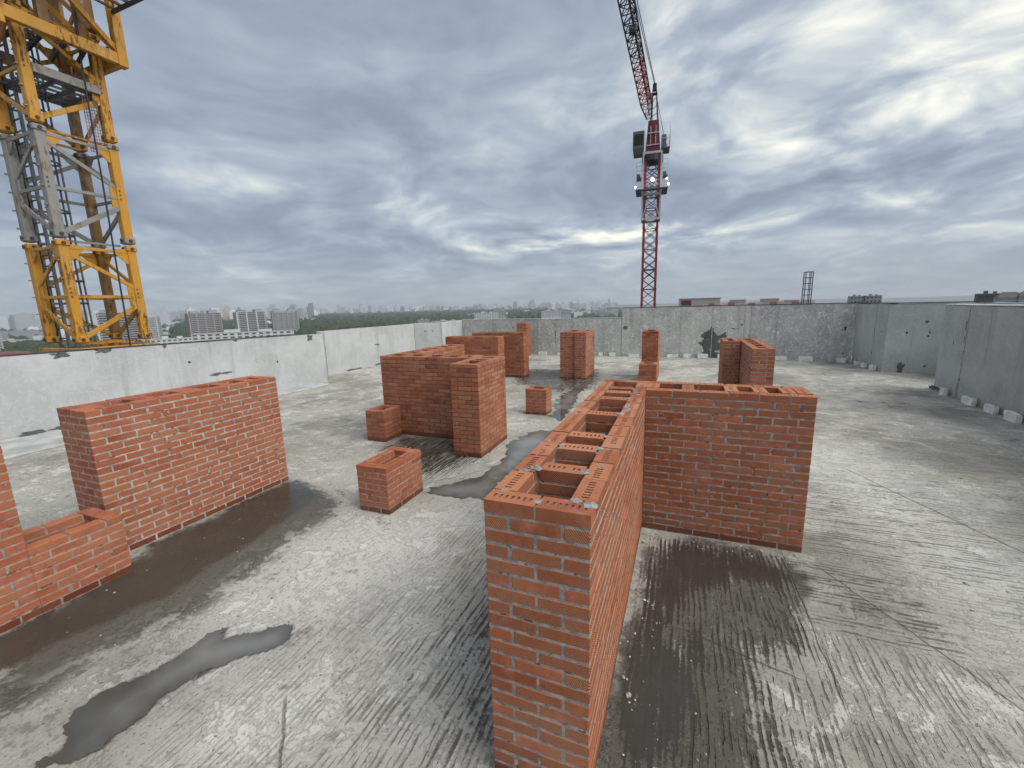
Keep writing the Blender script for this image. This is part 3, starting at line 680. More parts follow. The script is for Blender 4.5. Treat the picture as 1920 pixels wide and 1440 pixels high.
def run(a, b, lead=0):
    """brick intervals filling a..b"""
    out = []; p = a
    if lead: out.append((a, a+lead)); p = a+lead+JT
    while b-p > .03:
        l = min(.25, b-p)
        if .25 < b-p < .25+JT+.05: l = (b-p-JT)/2 if b-p > .29 else b-p
        l = min(l, b-p); out.append((p, p+l)); p += l+JT
    return out
class Shell:
    def __init__(s, x0, y0, x1, y1, n=21, parts=(), skip='', holes=(), axis=None, flip=0):
        s.x0, s.y0, s.x1, s.y1, s.n = x0, y0, x1, y1, n
        s.parts, s.skip, s.holes = parts, skip, holes; s.axis = axis or ('y' if y1-y0 > x1-x0 else 'x'); s.flip = flip
    def bricks(s):
        """(cx, cy, length, along, course, outer faces)"""
        B = []
        for k in range(s.n):
            p = (s.n-1-k+s.flip) % 2; d = BT+JT
            xa, xb = (s.x0, s.x1) if p == 0 else (s.x0+d, s.x1-d)
            ya, yb = (s.y0+d, s.y1-d) if p == 0 else (s.y0, s.y1)
            if 'w' in s.skip: xa = s.x0+.004; lead = .12 if p else 0
            else: lead = 0
            if 'e' in s.skip: xb = s.x1-.004
            leady = 0
            if 's' in s.skip: ya = s.y0+.001; leady = .12 if p else 0
            if 'n' in s.skip: yb = s.y1-.004
            for side, yy in (('s', s.y0+BT/2), ('n', s.y1-BT/2)):
                if side in s.skip: continue
                for a, b in run(xa, xb, lead):
                    o = side+('w' if a < s.x0+.02 else '')+('e' if b > s.x1-.02 else ''); B.append(((a+b)/2, yy, b-a, 'x', k, o, side))
            for side, xx in (('w', s.x0+BT/2), ('e', s.x1-BT/2)):
                if side in s.skip: continue
                for a, b in run(ya, yb, leady):
                    o = side+('s' if a < s.y0+.02 else '')+('n' if b > s.y1-.02 else ''); B.append((xx, (a+b)/2, b-a, 'y', k, o, side))
            if k >= s.n-7:
                for q in s.parts:
                    if s.axis == 'y':
                        B.append(((s.x0+s.x1)/2, q, (s.x1-s.x0)-2*d, 'x', k, '', 'p'))
                    else: B.append((q, (s.y0+s.y1)/2, (s.y1-s.y0)-2*d, 'y', k, '', 'p'))
        for (side, a0, a1, k0, k1) in s.holes:
            B = [b for b in B if not (b[6] == side and k0 <= b[4] <= k1 and a0 < (b[1] if b[3] == 'y' else b[0]) < a1)]
        return B
    def mortar(s, mb, rec):
        H = s.n*PITCH-JT-.004; r = rec; x0, y0, x1, y1 = s.x0+r, s.y0+r, s.x1-r, s.y1-r; w_ = BT-2*r
        if 's' not in s.skip: mb.box(x0, y0, 0, x1, y0+w_, H)
        if 'n' not in s.skip: mb.box(x0, y1-w_, 0, x1, y1, H-.0013)
        ya = y0+w_+.001 if 's' not in s.skip else y0; yb = y1-w_-.001 if 'n' not in s.skip else y1
        for side, xa in (('w', x0), ('e', x1-w_)):
            if side in s.skip: continue
            hl = [h for h in s.holes if h[0] == side]
            if not hl: mb.box(xa, ya, 0, xa+w_, yb, H-.0021)
            for (_, a0, a1, k0, k1) in hl:
                mb.box(xa, ya, 0, xa+w_, a0, H-.0021); mb.box(xa, a1, 0, xa+w_, yb, H-.0021)
                mb.box(xa, a0, 0, xa+w_, a1, k0*PITCH); mb.box(xa, a0, (k1+1)*PITCH, xa+w_, a1, H-.0021)
        zb = max(0, (s.n-7)*PITCH)
        for q in s.parts:
            if s.axis == 'y': mb.box(x0+w_+.002, q-w_/2, zb, x1-w_-.002, q+w_/2, H-.003)
            else: mb.box(q-w_/2, y0+w_+.002, zb, q+w_/2, y1-w_-.002, H-.003)

FACE = {'s': Vector((0, -1, 0)), 'n': Vector((0, 1, 0)), 'w': Vector((-1, 0, 0)), 'e': Vector((1, 0, 0))}
def brickwork(name, label, shells, mat, mortar, rec=.004, perforated=False, jit=.0008, wet=True, cat='brick shaft', zoff=0.0):
    sh0 = shells[0]; base = Vector((sh0.x0, sh0.y0, 0)); e = empty(name, base, label, cat)
    mb = MB()
    for s in shells: s.mortar(mb, rec)
    mb.v = [(a-base.x, b-base.y, c) for a, b, c in mb.v]
    mb.build('mortar', M[mortar], e)
    allb = []
    for s in shells:
        for (cx, cy, L, al, k, o, side) in s.bricks():
            p = Vector((cx, cy, k*PITCH+BH/2+.004)); v = CAM-p; d2 = v.length_squared; v.normalize()
            sc_ = 0
            for fch in o:
                ln = L if (fch in 'sn') == (al == 'x') else BT
                sc_ += max(0, FACE[fch].dot(v))*ln*BH/d2
            if k == s.n-1: sc_ += max(0, v.z)*L*BT/d2
            elif side == 'p': sc_ += 1e-5*(k == s.n-2)
            allb.append((sc_, p, L, al, k, k == s.n-1, len(o) > 1))
    allb.sort(key=lambda q: -q[0])
    rest = MB(); restw = MB()
    for i, (s_, p, L, al, k, top, cnr) in enumerate(allb):
        ja, jn_ = (0.0 if cnr else random.uniform(-.0035, .0035)), random.uniform(-jit, jit)
        j = Vector((ja if al == 'x' else jn_, jn_ if al == 'x' else ja, random.uniform(-.0025, .0025)))
        rz = (math.pi/2 if al == 'y' else 0)+random.uniform(-.003, .003)+(math.pi if random.random() < .5 else 0)
        mn = 'brick_wet' if (wet and k == 0) else mat
        if i < 300 and s_ > 0:
            o = mobj('brick', brick_mesh(round(L/.005)*.005, random.choice((0, 3)) if cnr else random.randrange(6), mn, perforated and top), None, e, p-base+j); o.rotation_euler = (0, 0, rz)
        else:
            T = Matrix.Translation(p-base+j) @ Matrix.Rotation(rz, 4, 'Z'); tgt = restw if mn == 'brick_wet' else rest
            src = brick_mesh(round(L/.005)*.005, 0, mn, False); b0 = len(tgt.v)
            tgt.v += [tuple(T @ v.co) for v in src.vertices]; tgt.f += [tuple(b0+q for q in pl.vertices) for pl in src.polygons]
    for r_, mm_ in ((rest, mat), (restw, 'brick_wet')):
        if r_.v: tag(mobj('hidden_brickwork', r_.mesh('hidden_brickwork', False), M[mm_], e), kind='stuff')
    return e

def dabs(e, base, pts, mat='mortar_grey'):
    """dropped mortar on the top course"""
    for i, (x_, y_, z_, r_) in enumerate(pts):
        bm = bmesh.new(); bmesh.ops.create_icosphere(bm, subdivisions=2, radius=r_)
        for v in bm.verts:
            v.co = v.co*(1+.5*mnoise.noise(v.co/r_*1.3+Vector((i*3.3, 0, 0)))); v.co.z = max(-.001, v.co.z*.28)
        m_ = bpy.data.meshes.new('mortar_dab'); bm.to_mesh(m_); bm.free(); mobj('mortar_dab', m_, M[mat], e, (x_-base[0], y_-base[1], z_))

ZT = 21*PITCH-JT+.004
A = brickwork('brick_vent_shaft', 'long L-shaped red brick shaft in the foreground with ladder-like open top',
    [Shell(-.51, 0, 0, 3.42, parts=(.50, .87, 1.14, 1.79, 2.38, 2.69, 2.93)),
     Shell(0, 2.885, 1.51, 3.42, parts=(.06, .41, .82, 1.08, 1.32), skip='w')], 'brick_near', 'mortar_grey', .0026, True)
rr = random.Random(4)
dabs(A, (-.51, 0), [(-.255, .06, ZT, .022), (-.02, .10, ZT, .035), (-.09, .12, ZT, .03), (-.45, .12, ZT, .02), (-.45, .40, ZT, .03), (-.40, .45, ZT, .035), (-.13, .47, ZT, .03), (-.12, .88, ZT, .025), (-.37, .88, ZT, .02), (-.12, 1.14, ZT, .025), (-.12, 1.80, ZT, .03), (-.13, 2.40, ZT, .03)]
     + [(rr.choice((-.45, -.06))+rr.uniform(-.04, .04), rr.uniform(.2, 2.8), ZT-.001, rr.uniform(.006, .014)) for _ in range(22)] + [(-.06+rr.uniform(-.05, .05), rr.uniform(1.9, 2.8), ZT, rr.uniform(.012, .028)) for _ in range(14)])
brickwork('brick_vent_shaft', 'long freestanding brick shaft with pale mortar joints, nearest the left parapet',
    [Shell(-5.545, .49, -5.035, 2.61, parts=(.66, 1.03, 1.13, 1.5, 1.62, 1.98, 2.3), flip=0)], 'brick_pale', 'mortar_pale', .0024, False, .0008)
brickwork('brick_vent_shaft', 'smeared low brick shaft rising into a taller stack cut by the left picture edge',
    [Shell(-5.12, -.216, -4.61, .43, n=8, skip='s', axis='y'), Shell(-5.12, -1.0, -4.612, -.213, n=21)], 'brick_smeared', 'mortar_mid', .0028, False, .0008)
brickwork('brick_vent_shaft', 'U-shaped dull red brick shaft in the middle of the roof with projecting front pier',
    [Shell(-3.19, 4.33, -2.68, 5.46, parts=(4.85, 5.13)), Shell(-5.21, 5.10, -3.2, 5.61, parts=(-4.75, -4.3, -3.9, -3.5)), Shell(-5.21, 5.62, -4.70, 7.68, parts=(6.1, 6.5, 6.9, 7.3))], 'brick_dull', 'mortar_dark', .006)
brickwork('brick_box', 'low open brick box abutting the left front of the U-shaped shaft', [Shell(-5.22, 4.56, -4.79, 5.08, n=8)], 'brick_dull', 'mortar_dark', .0048, cat='brick box')
brickwork('brick_box', 'low perforated-top brick box standing alone in front of the U-shaped shaft', [Shell(-3.34, 2.2, -2.89, 2.93, n=8)], 'brick_pale', 'mortar_mid', .0026, True, cat='brick box')
brickwork('brick_box', 'small brick cube with open top beside the shallow standing water', [Shell(-2.97, 7.30, -2.47, 7.72, n=8)], 'brick_far', 'mortar_mid', .003, cat='brick box')
brickwork('brick_vent_shaft', 'broad brick slab directly behind the U-shaped shaft', [Shell(-6.69, 10.13, -4.86, 10.60)], 'brick_far', 'mortar_dark', .005)
brickwork('brick_vent_shaft', 'broad brick slab second behind the U-shaped shaft, with wet foot', [Shell(-6.74, 12.1, -4.76, 12.61)], 'brick_far', 'mortar_dark', .005)
brickwork('brick_vent_shaft', 'slim brick pillar against the far left back parapet', [Shell(-7.33, 18.1, -6.82, 18.75, n=22)], 'brick_far', 'mortar_dark', .005, wet=False)
brickwork('brick_vent_shaft', 'two-part brick shaft with a dark square opening in its right side',
    [Shell(-2.98, 12.13, -2.60, 13.62, holes=(('e', 13.28, 13.47, 13, 17),)), Shell(-3.49, 12.19, -2.99, 13.62)], 'brick_far', 'mortar_mid', .003)
brickwork('brick_vent_shaft', 'slim brick stack with a lower step in front, left of the dark repair patch',
    [Shell(-.88, 12.64, -.38, 13.6), Shell(-.90, 12.0, -.37, 12.63, n=8)], 'brick_far', 'mortar_dark', .0048)
brickwork('brick_vent_shaft', 'double brick chimney with a row of flue openings behind the foreground shaft',
    [Shell(1.56, 7.36, 1.94, 9.95, parts=(7.8, 8.3, 8.8, 9.3)), Shell(1.20, 9.0, 1.55, 9.95)], 'brick_dull', 'mortar_mid', .003)

# ================================================================== yellow tower crane mast
GROUND = -52.0
mx, my, mw, ms = -14.43, 4.48, 1.68, 2.69          # near corner leg, width, section height
z_pin = 1.78
crane = empty('tower_crane', (mx, my, GROUND), 'weathered yellow tower crane mast rising just outside the left parapet', 'tower crane')
CB = Vector((mx, my, GROUND))
def cpart(mb, name, mat, parent=crane, bevel=0):
    mb.v = [(a-CB.x, b-CB.y, c-CB.z) for a, b, c in mb.v]
    return mb.build(name, mat, parent, None, bevel)
corners = [(mx, my), (mx, my+mw), (mx-mw, my+mw), (mx-mw, my)]
inn = [(-1, 1), (-1, -1), (1, -1), (1, 1)]
LW = .205
def mast_section(z0, z1, mat_leg, mat_brace, sub):
    for i, (x_, y_) in enumerate(corners):
        lp = MB(); ix_, iy_ = inn[i]
        lp.box(min(x_, x_+ix_*LW), min(y_, y_+iy_*LW), z0+.02, max(x_, x_+ix_*LW), max(y_, y_+iy_*LW), z1-.02)
        if mat_leg is M['grey_paint']: ml = (M['grey_paint'], M['yellow'], M['yellow_shaded'], M['grey_paint'])[i]
        else: ml = M['yellow_shaded'] if i == 2 else mat_leg  # back leg wears the yellow with shade in its colour
        leg = cpart(lp, 'leg', ml, sub, .012)
        pl = MB(); c = (x_+ix_*LW/2, y_+iy_*LW/2); s = LW/2+.028        # joint collars and pins
        pl.box(c[0]-s, c[1]-s, z1-.16, c[0]+s, c[1]+s, z1-.045); cpart(pl, 'joint_collar', mat_leg, sub, .012)
        pl = MB(); pl.box(c[0]-s, c[1]-s, z0+.045, c[0]+s, c[1]+s, z0+.20); cpart(pl, 'joint_collar', mat_leg, sub, .012)
        def pin(q0, q1, r_): pn = MB(); pn.tube([q0, q1], r_, 8); cpart(pn, 'joint_pin', M['dark_steel'], sub)
        for zz in (z1-.1, z0+.12):
            pin((c[0]-s-.03, c[1], zz), (c[0]+s+.03, c[1], zz), .042); pin((c[0], c[1]-s-.03, zz), (c[0], c[1]+s+.03, zz), .040)
        if i in (0, 1):
            for q in range(3): pin((x_+.008, c[1]-.04, z0+ms*.5+.11*(q-1)), (x_+.02, c[1]-.04, z0+ms*.5+.11*(q-1)), .018)
        if i in (0, 3):
            for q in range(5):
                zz = z0+.35+q*.45; st = MB(); st.box(x_-(.05 if i else .15), y_-.045, zz, x_+(.02 if i else -.06), y_+.01, zz+.03); cpart(st, 'step_lug', mat_leg, sub)
    zm = (z0+z1)/2
    for i in range(4):
        x_, y_ = corners[i]; x2, y2 = corners[(i+1) % 4]
        a_in, b_in = inn[i], inn[(i+1) % 4]; off = .10
        pa = Vector((x_+a_in[0]*off, y_+a_in[1]*off, 0)); pb = Vector((x2+b_in[0]*off, y2+b_in[1]*off, 0))
        out = Vector((pa.y-pb.y, pb.x-pa.x, 0)).normalized()
        if out.dot(Vector(((x_+x2)/2-(mx-mw/2), (y_+y2)/2-(my+mw/2), 0))) < 0: out = -out
        pa = pa+out*.05; pb = pb+out*.05
        first, second = (pa, pb) if i in (0, 2) else (pb, pa)
        Z = lambda p, z: (p.x, p.y, z)
        for nm, q0, q1, wd in (('horizontal_brace', Z(pa, z1-.20), Z(pb, z1-.20), .075), ('horizontal_brace', Z(pa, zm-.10), Z(pb, zm-.10), .08),
                               ('diagonal_brace', Z(first, z1-.30), Z(second, zm+.12), .10), ('diagonal_brace', Z(second, zm-.30), Z(first, z0+.12), .12)):
            mb = MB(); mb.beam(q0, q1, .045 if abs(out.x) > .5 else wd, wd if abs(out.x) > .5 else .045) if False else mb.beam(q0, q1, .05, wd, up=(0, 0, 1)); cpart(mb, nm, mat_brace, sub, .006)
        dirv = (pb-pa).normalized()
        for p, sgn in ((pa, 1), (pb, -1)):
            g = MB(); c0 = p+dirv*sgn*.05; c1 = p+dirv*sgn*.30
            poly_t = [(c0, z1-.10), (c1+dirv*sgn*.14, z1-.15), (c1+dirv*sgn*.10, z1-.26), (c0+dirv*sgn*.1, z1-.52), (c0, z1-.52)]
            polys = [poly_t]
            if (p is second): polys.append([(c0, zm+.22), (c1-dirv*sgn*.05, zm+.22), (c1-dirv*sgn*.05, zm-.36), (c0, zm-.36)])
            for pol in polys:
                b0 = len(g.v); n = len(pol)
                for o_ in (-.012, .012): g.v += [(q.x+out.x*(o_+.004), q.y+out.y*(o_+.004), zz) for q, zz in pol]
                g.f += [tuple(b0+k for k in range(n)), tuple(b0+n+k for k in range(n))[::-1]] + [(b0+k, b0+(k+1) % n, b0+n+(k+1) % n, b0+n+k) for k in range(n)]
            cpart(g, 'gusset', M['yellow'] if mat_leg is M['grey_paint'] and i == 0 else mat_leg, sub)
secs = [(z_pin, 'yellow', 'yellow', 'lowest visible section, yellow'), (z_pin+ms, 'grey_paint', 'grey_paint', 'faded grey section'), (z_pin+2*ms, 'yellow', 'yellow', 'upper yellow section'), (z_pin+3*ms, 'yellow_shaded', 'yellow', 'section inside the climbing cage')]
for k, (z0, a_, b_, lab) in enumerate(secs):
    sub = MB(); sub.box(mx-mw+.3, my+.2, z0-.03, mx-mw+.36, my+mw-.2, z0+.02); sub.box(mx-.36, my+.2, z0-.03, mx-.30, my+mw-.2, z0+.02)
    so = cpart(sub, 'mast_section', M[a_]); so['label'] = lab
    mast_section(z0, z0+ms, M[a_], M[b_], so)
# base frame showing at the parapet line
bf = MB()
for (q0, q1) in (((mx+.05, my-.1), (mx+.05, my+mw+.1)), ((mx-mw-.05, my-.1), (mx-mw-.05, my+mw+.1)), ((mx+.1, my-.05), (mx-mw-.1, my-.05)), ((mx+.1, my+mw+.05), (mx-mw-.1, my+mw+.05))):
    bf.beam((*q0, z_pin-.17), (*q1, z_pin-.17), .13, .14)
cpart(bf, 'collar_frame', M['yellow'], crane, .01)
low = MB(); z1 = z_pin-.2
while z1 > GROUND:
    z0 = max(GROUND, z1-ms)
    for i, (x_, y_) in enumerate(corners):
        ix_, iy_ = inn[i]; low.box(min(x_, x_+ix_*LW), min(y_, y_+iy_*LW), z0, max(x_, x_+ix_*LW), max(y_, y_+iy_*LW), z1-.02)
        x2, y2 = corners[(i+1) % 4]; i2 = inn[(i+1) % 4]
        low.beam((x_+ix_*.1, y_+iy_*.1, z0+.1), (x2+i2[0]*.1, y2+i2[1]*.1, z1-.1), .08); low.beam((x_+ix_*.1, y_+iy_*.1, z0+.05), (x2+i2[0]*.1, y2+i2[1]*.1, z0+.05), .08)
    z1 = z0
tag(cpart(low, 'lower_mast', M['yellow']), kind='stuff')
# caged ladder
lad = MB(); lx, ly = -15.55, 4.75
for dx_ in (0, -.42): lad.box(lx+dx_-.035, ly-.03, GROUND, lx+dx_+.035, ly+.03, 12.4)
lo_ = cpart(lad, 'ladder', M['galv'])
zz = -2.0
while zz < 12.3:
    rg = MB(); rg.tube([(lx, ly, zz), (lx-.42, ly, zz)], .02, 5); cpart(rg, 'rung', M['galv'], lo_); zz += .28
zz = .4
while zz < 12:
    hp = MB(); c = (lx-.21, ly)
    hp.tube([(c[0]+.33*math.cos(a), c[1]+.05+(.62*math.sin(a) if a <= math.pi else 0), zz) for a in np.linspace(0, math.pi, 12)], .028, 5)
    cpart(hp, 'safety_hoop', M['galv'], lo_); zz += .62
for a in (.5, 1.2, 1.95, 2.65):
    vb = MB(); vb.tube([(lx-.21+.33*math.cos(a), ly+.05+.62*math.sin(a), -.2), (lx-.21+.33*math.cos(a), ly+.05+.62*math.sin(a), 12)], .025, 5); cpart(vb, 'cage_bar', M['galv'], lo_)
# inner landing under the climbing cage
ld = MB()
for yy_ in (4.75, 5.1, 5.5, 5.85): ld.beam((mx-.1, yy_, 8.30), (mx-mw+.1, yy_, 8.30), .05, .09)
ld.beam((mx-.06, 4.5, 8.40), (mx-.06, 6.1, 8.40), .10, .17); ld.beam((mx-mw+.06, 4.5, 8.40), (mx-mw+.06, 6.1, 8.40), .10, .17)
for q in range(5): ld.beam((mx-.3-q*.28, 4.6, 8.36), (mx-.3-q*.28, 6.05, 8.36), .045, .05)
cpart(ld, 'landing_frame', M['galv'])
lb = MB(); lb.box(mx-.02, 4.68, 8.32, mx+.05, 5.97, 8.52); cpart(lb, 'landing_beam', M['grey_paint'])
# hanging mesh guard panel
gp = MB()
for q in range(7): gp.tube([(-14.62, 5.64+q*.055, 6.86), (-14.62, 5.66+q*.055, 8.55)], .009, 4)
for q in range(22): gp.tube([(-14.62, 5.64, 6.86+q*.08), (-14.62, 5.98, 6.92+q*.08)], .008, 4)
cpart(gp, 'mesh_guard', M['pink_steel'])
# climbing cage around the top
cg = .42
cx0, cx1, cy0, cy1 = mx-mw-cg, mx+cg, my-cg, my+mw+.22
cage = MB()
for (x_, y_) in ((cx1, cy1), (cx0, cy1)): cage.box(x_-.11, y_-.11, 9.08, x_+.11, y_+.11, 17)
for (x_, y_) in ((cx1, cy0), (cx0, cy0)): cage.box(x_-.11, y_-.11, 8.95, x_+.11, y_+.11, 17)
co = cpart(cage, 'climbing_cage', M['yellow'], crane, .01)
for z_, hh in ((9.24, .27), (11.6, .2), (14.5, .2), (16.9, .2)):
    for (q0, q1) in (((cx1+.01, cy0), (cx1+.01, cy1)), ((cx0, cy0), (cx0, cy1)), ((cx0, cy0), (cx1, cy0)), ((cx0, cy1), (cx1, cy1))):
        b_ = MB(); b_.beam((*q0, z_), (*q1, z_), .15, hh); cpart(b_, 'cage_beam', M['yellow'], co, .008)
for (q0, q1, za, zb) in (((cx1, cy1), (cx1, cy0), 9.4, 11.5), ((cx1, cy0), (cx1, cy1), 11.7, 14.4), ((cx0, cy1), (cx0, cy0), 9.4, 11.5), ((cx0, cy0), (cx1, cy0), 9.4, 11.5), ((cx1, cy1), (cx0, cy1), 9.4, 11.5), ((cx0, cy0), (cx0, cy1), 11.7, 14.4), ((cx1-.5, cy0), (cx1-.5, cy1), 9.3, 12.0), ((cx0+.6, cy1), (cx0+.6, cy0), 9.3, 12.4), ((cx1-.3, cy1-.3), (cx0+.2, cy0+.3), 9.3, 12.2)):
    b_ = MB(); b_.beam((*q0, za), (*q1, zb), .10, .12); cpart(b_, 'cage_brace', M['yellow'], co)
for (x_, y_) in ((mx+.14, 5.0), (mx+.14, 5.75), (mx-mw-.1, 5.3)):
    b_ = MB(); b_.box(x_-.08, y_-.1, 9.35, x_+.08, y_+.1, 14); cpart(b_, 'guide_post', M['yellow_shaded'], co)
for q in range(6):
    b_ = MB(); b_.beam((cx1-.1, cy0+.3+q*.36, 9.45), (cx0+.3, cy0+.3+q*.5, 9.45), .06, .10); cpart(b_, 'floor_joist', M['dark_steel'], co)
# side platform of the cage
pf = MB(); pz = 10.32
for y_ in (cy1-.08, cy1-.75, cy1-1.5, cy0): pf.beam((cx1, y_, pz), (cx1+1.45, y_, pz), .05, .09)
for q in range(5): pf.beam((cx1+.2+q*.3, cy0, pz+.06), (cx1+.2+q*.3, cy1-.05, pz+.06), .05, .05)
po = cpart(pf, 'platform', M['dark_steel'], co)
rl = MB()
for q in range(3): rl.tube([(cx1+.15+q*.62, cy1-.05, pz), (cx1+.15+q*.62, cy1-.05, pz+1.1)], .022, 5)
for z_ in (.55, 1.1): rl.tube([(cx1+.1, cy1-.05, pz+z_), (cx1+1.45, cy1-.05, pz+z_)], .022, 5)
cpart(rl, 'guard_rail', M['dark_steel'], po)
cb = MB(); cb.tube([(-14.2, 5.68, 10.6), (-14.2, 5.58, 9.08), (-14.21, 5.56, 7.6), (-14.2, 5.55, 6.17), (-14.2, 5.52, 4.2), (-14.2, 5.49, 1.63), (-14.2, 5.47, -4)], .02, 6)
cpart(cb, 'power_cable', M['cable'])

# ================================================================== far points by bearing
def polar(az_deg, dist, z=0.0):
    a = math.radians(az_deg); return Vector((CAM.x+dist*math.sin(a), CAM.y+dist*math.cos(a), z))

# red luffing crane
rc = polar(-4.23, 70, GROUND)
red = empty('tower_crane', rc, 'tall dark red luffing tower crane beyond the back parapet', 'tower crane'); red.rotation_euler = (0, 0, math.radians(4.23))
def rpart(mb, name, mat, parent=red, bevel=0): return mb.build(name, M[mat] if isinstance(mat, str) else mat, parent, None, bevel)
H0 = -GROUND                                       # local z of roof level
hw = .95
for sx_ in (-1, 1):
    for sy_ in (-1, 1):
        mb = MB(); mb.box(sx_*hw-.16, sy_*hw-.16, 0, sx_*hw+.16, sy_*hw+.16, H0+22.6); rpart(mb, 'leg', 'red_paint')
bands = MB(); z_ = H0-10; ph = 1.45; i = 0
while z_ < H0+22:
    for s_ in (-1, 1):
        bands.beam((-hw, s_*hw, z_), (hw, s_*hw, z_+ph), .09); bands.beam((hw, s_*hw+.05, z_), (-hw, s_*hw+.05, z_+ph), .09)
        bands.beam((s_*hw, -hw, z_), (s_*hw, hw, z_+ph), .09); bands.beam((s_*hw+.05, hw, z_), (s_*hw+.05, -hw, z_+ph), .09)
        if i % 2 == 0: bands.beam((-hw, s_*hw, z_), (hw, s_*hw, z_), .12); bands.beam((s_*hw, -hw, z_), (s_*hw, hw, z_), .12)
    z_ += ph; i += 1
rpart(bands, 'lattice_bracing', 'dark_steel')
jn = MB()
for k in range(-6, 10):
    for sx_ in (-1, 1):
        for sy_ in (-1, 1): jn.box(sx_*hw-.2, sy_*hw-.2, H0+k*2.9/1.3, sx_*hw+.2, sy_*hw+.2, H0+k*2.9/1.3+.14)
tag(rpart(jn, 'joint_collar', 'red_paint'), kind='stuff')
# climbing frame with work platform and lamps
cf = MB(); zc_ = H0+14.6
for sx_ in (-1, 1):
    for sy_ in (-1, 1): cf.box(sx_*1.25-.1, sy_*1.25-.1, zc_, sx_*1.25+.1, sy_*1.25+.1, zc_+9)
for z_ in (zc_, zc_+3.4, zc_+9):
    for s_ in (-1, 1): cf.beam((-1.3, s_*1.25, z_), (1.3, s_*1.25, z_), .16, .3); cf.beam((s_*1.25, -1.3, z_), (s_*1.25, 1.3, z_), .16, .3)
cf.beam((-1.25, -1.27, zc_), (-.2, -1.27, zc_+3.2), .14); cf.beam((1.25, -1.27, zc_), (.2, -1.27, zc_+3.2), .14)
cfo = rpart(cf, 'climbing_frame', 'light_steel')
pl = MB(); zp = zc_+3.9
for s_ in (-1, 1): pl.box(-2.2, s_*1.75-.38, zp, 2.2, s_*1.75+.38, zp+.08); pl.box(s_*1.8-.4, -1.36, zp, s_*1.8+.4, 1.36, zp+.08)
plo = rpart(pl, 'platform', 'galv', cfo)
gr = MB()
for zz in (.55, 1.1): gr.tube([(-2.2, -2.1, zp+zz), (2.2, -2.1, zp+zz), (2.2, 2.1, zp+zz), (-2.2, 2.1, zp+zz)], .028, 4, True)
for x_ in np.linspace(-2.2, 2.2, 6): gr.tube([(x_, -2.1, zp), (x_, -2.1, zp+1.1)], .028, 4)
rpart(gr, 'guard_rail', 'light_steel', plo)
def mat_emit(name, col, s):
    m, t, b = material(name); b.inputs['Emission Color'].default_value = (*col, 1); b.inputs['Emission Strength'].default_value = s; b.inputs['Base Color'].default_value = (*col, 1); return m
M['lamp'] = mat_emit('floodlight_glow', (1, .98, .92), 9)
for (x_, z_, s_) in ((-2.25, .4, .10), (.1, 1.2, .19), (2.0, 1.15, .10), (2.25, .4, .11)):
    mb = MB(); mb.tube([(x_, -2.14, zp+z_), (x_, -2.30, zp+z_)], s_, 10); rpart(mb, 'floodlight', 'lamp', plo)
# slewing part, cab, machinery
sl = MB(); sl.tube([(0, 0, H0+22.6), (0, 0, H0+23.4)], 1.5, 14); rpart(sl, 'slewing_ring', 'dark_steel')
tw = MB()
tw.v = [(-1.05, -1.0, H0+23.4), (1.05, -1.0, H0+23.4), (1.05, 1.0, H0+23.4), (-1.05, 1.0, H0+23.4), (-.7, -.7, H0+28.0), (.7, -.7, H0+28.0), (.7, .7, H0+28.0), (-.7, .7, H0+28.0)]
tw.f = [(0, 3, 2, 1), (4, 5, 6, 7), (0, 1, 5, 4), (1, 2, 6, 5), (2, 3, 7, 6), (3, 0, 4, 7)]
rpart(tw, 'turret', 'darkred_paint')
rb = MB()
for z_ in (24.6, 26.2): rb.box(-1.0+.07*(z_-24), -1.06, H0+z_, 1.0-.07*(z_-24), -.95, H0+z_+.12)
for x_ in (-.35, .35): rb.tube([(x_, -1.02, H0+24.6), (x_, -.9, H0+27.2)], .05, 5)
rpart(rb, 'turret_frame', 'light_steel')
cab = MB()
cab.v = [(-2.65, -1.2, H0+23.6), (-1.25, -1.2, H0+23.6), (-1.25, .6, H0+23.6), (-2.65, .6, H0+23.6), (-2.75, -1.5, H0+24.3), (-1.2, -1.5, H0+24.3), (-2.75, -1.35, H0+26.6), (-1.2, -1.35, H0+26.6), (-1.2, .6, H0+26.6), (-2.75, .6, H0+26.6)]
cab.f = [(0, 3, 2, 1), (0, 1, 5, 4), (4, 5, 7, 6), (6, 7, 8, 9), (1, 2, 8, 7, 5), (0, 4, 6, 9, 3), (2, 3, 9, 8)]
cabo = rpart(cab, 'operator_cab', mat_plain('cab_green_grey', (.10, .115, .105), .5))
mb = MB(); mb.box(-2.6, -1.53, H0+24.7, -1.35, -1.41, H0+26.1); rpart(mb, 'window', 'cab_glass', cabo)
for (a_, b_) in ((1.55, 2.9), ):
    pm = MB(); pm.box(1.1, -1.3, H0+24.0, 2.3, 1.5, H0+24.15); pm.box(1.15, -.8, H0+24.15, 1.8, 1.0, H0+25.9); po_ = rpart(pm, 'machinery_platform', 'galv')
    g2 = MB()
    for y_ in (-1.3, 1.5): g2.tube([(1.1, y_, H0+25.3), (2.3, y_, H0+25.3)], .04, 4); g2.tube([(2.3, y_, H0+24.0), (2.3, y_, H0+26.8)], .04, 4); g2.tube([(1.9, y_, H0+24.0), (1.9, y_, H0+25.3)], .04, 4)
    g2.tube([(2.3, -1.3, H0+25.3), (2.3, 1.5, H0+25.3)], .04, 4); rpart(g2, 'guard_rail', 'light_steel', po_)
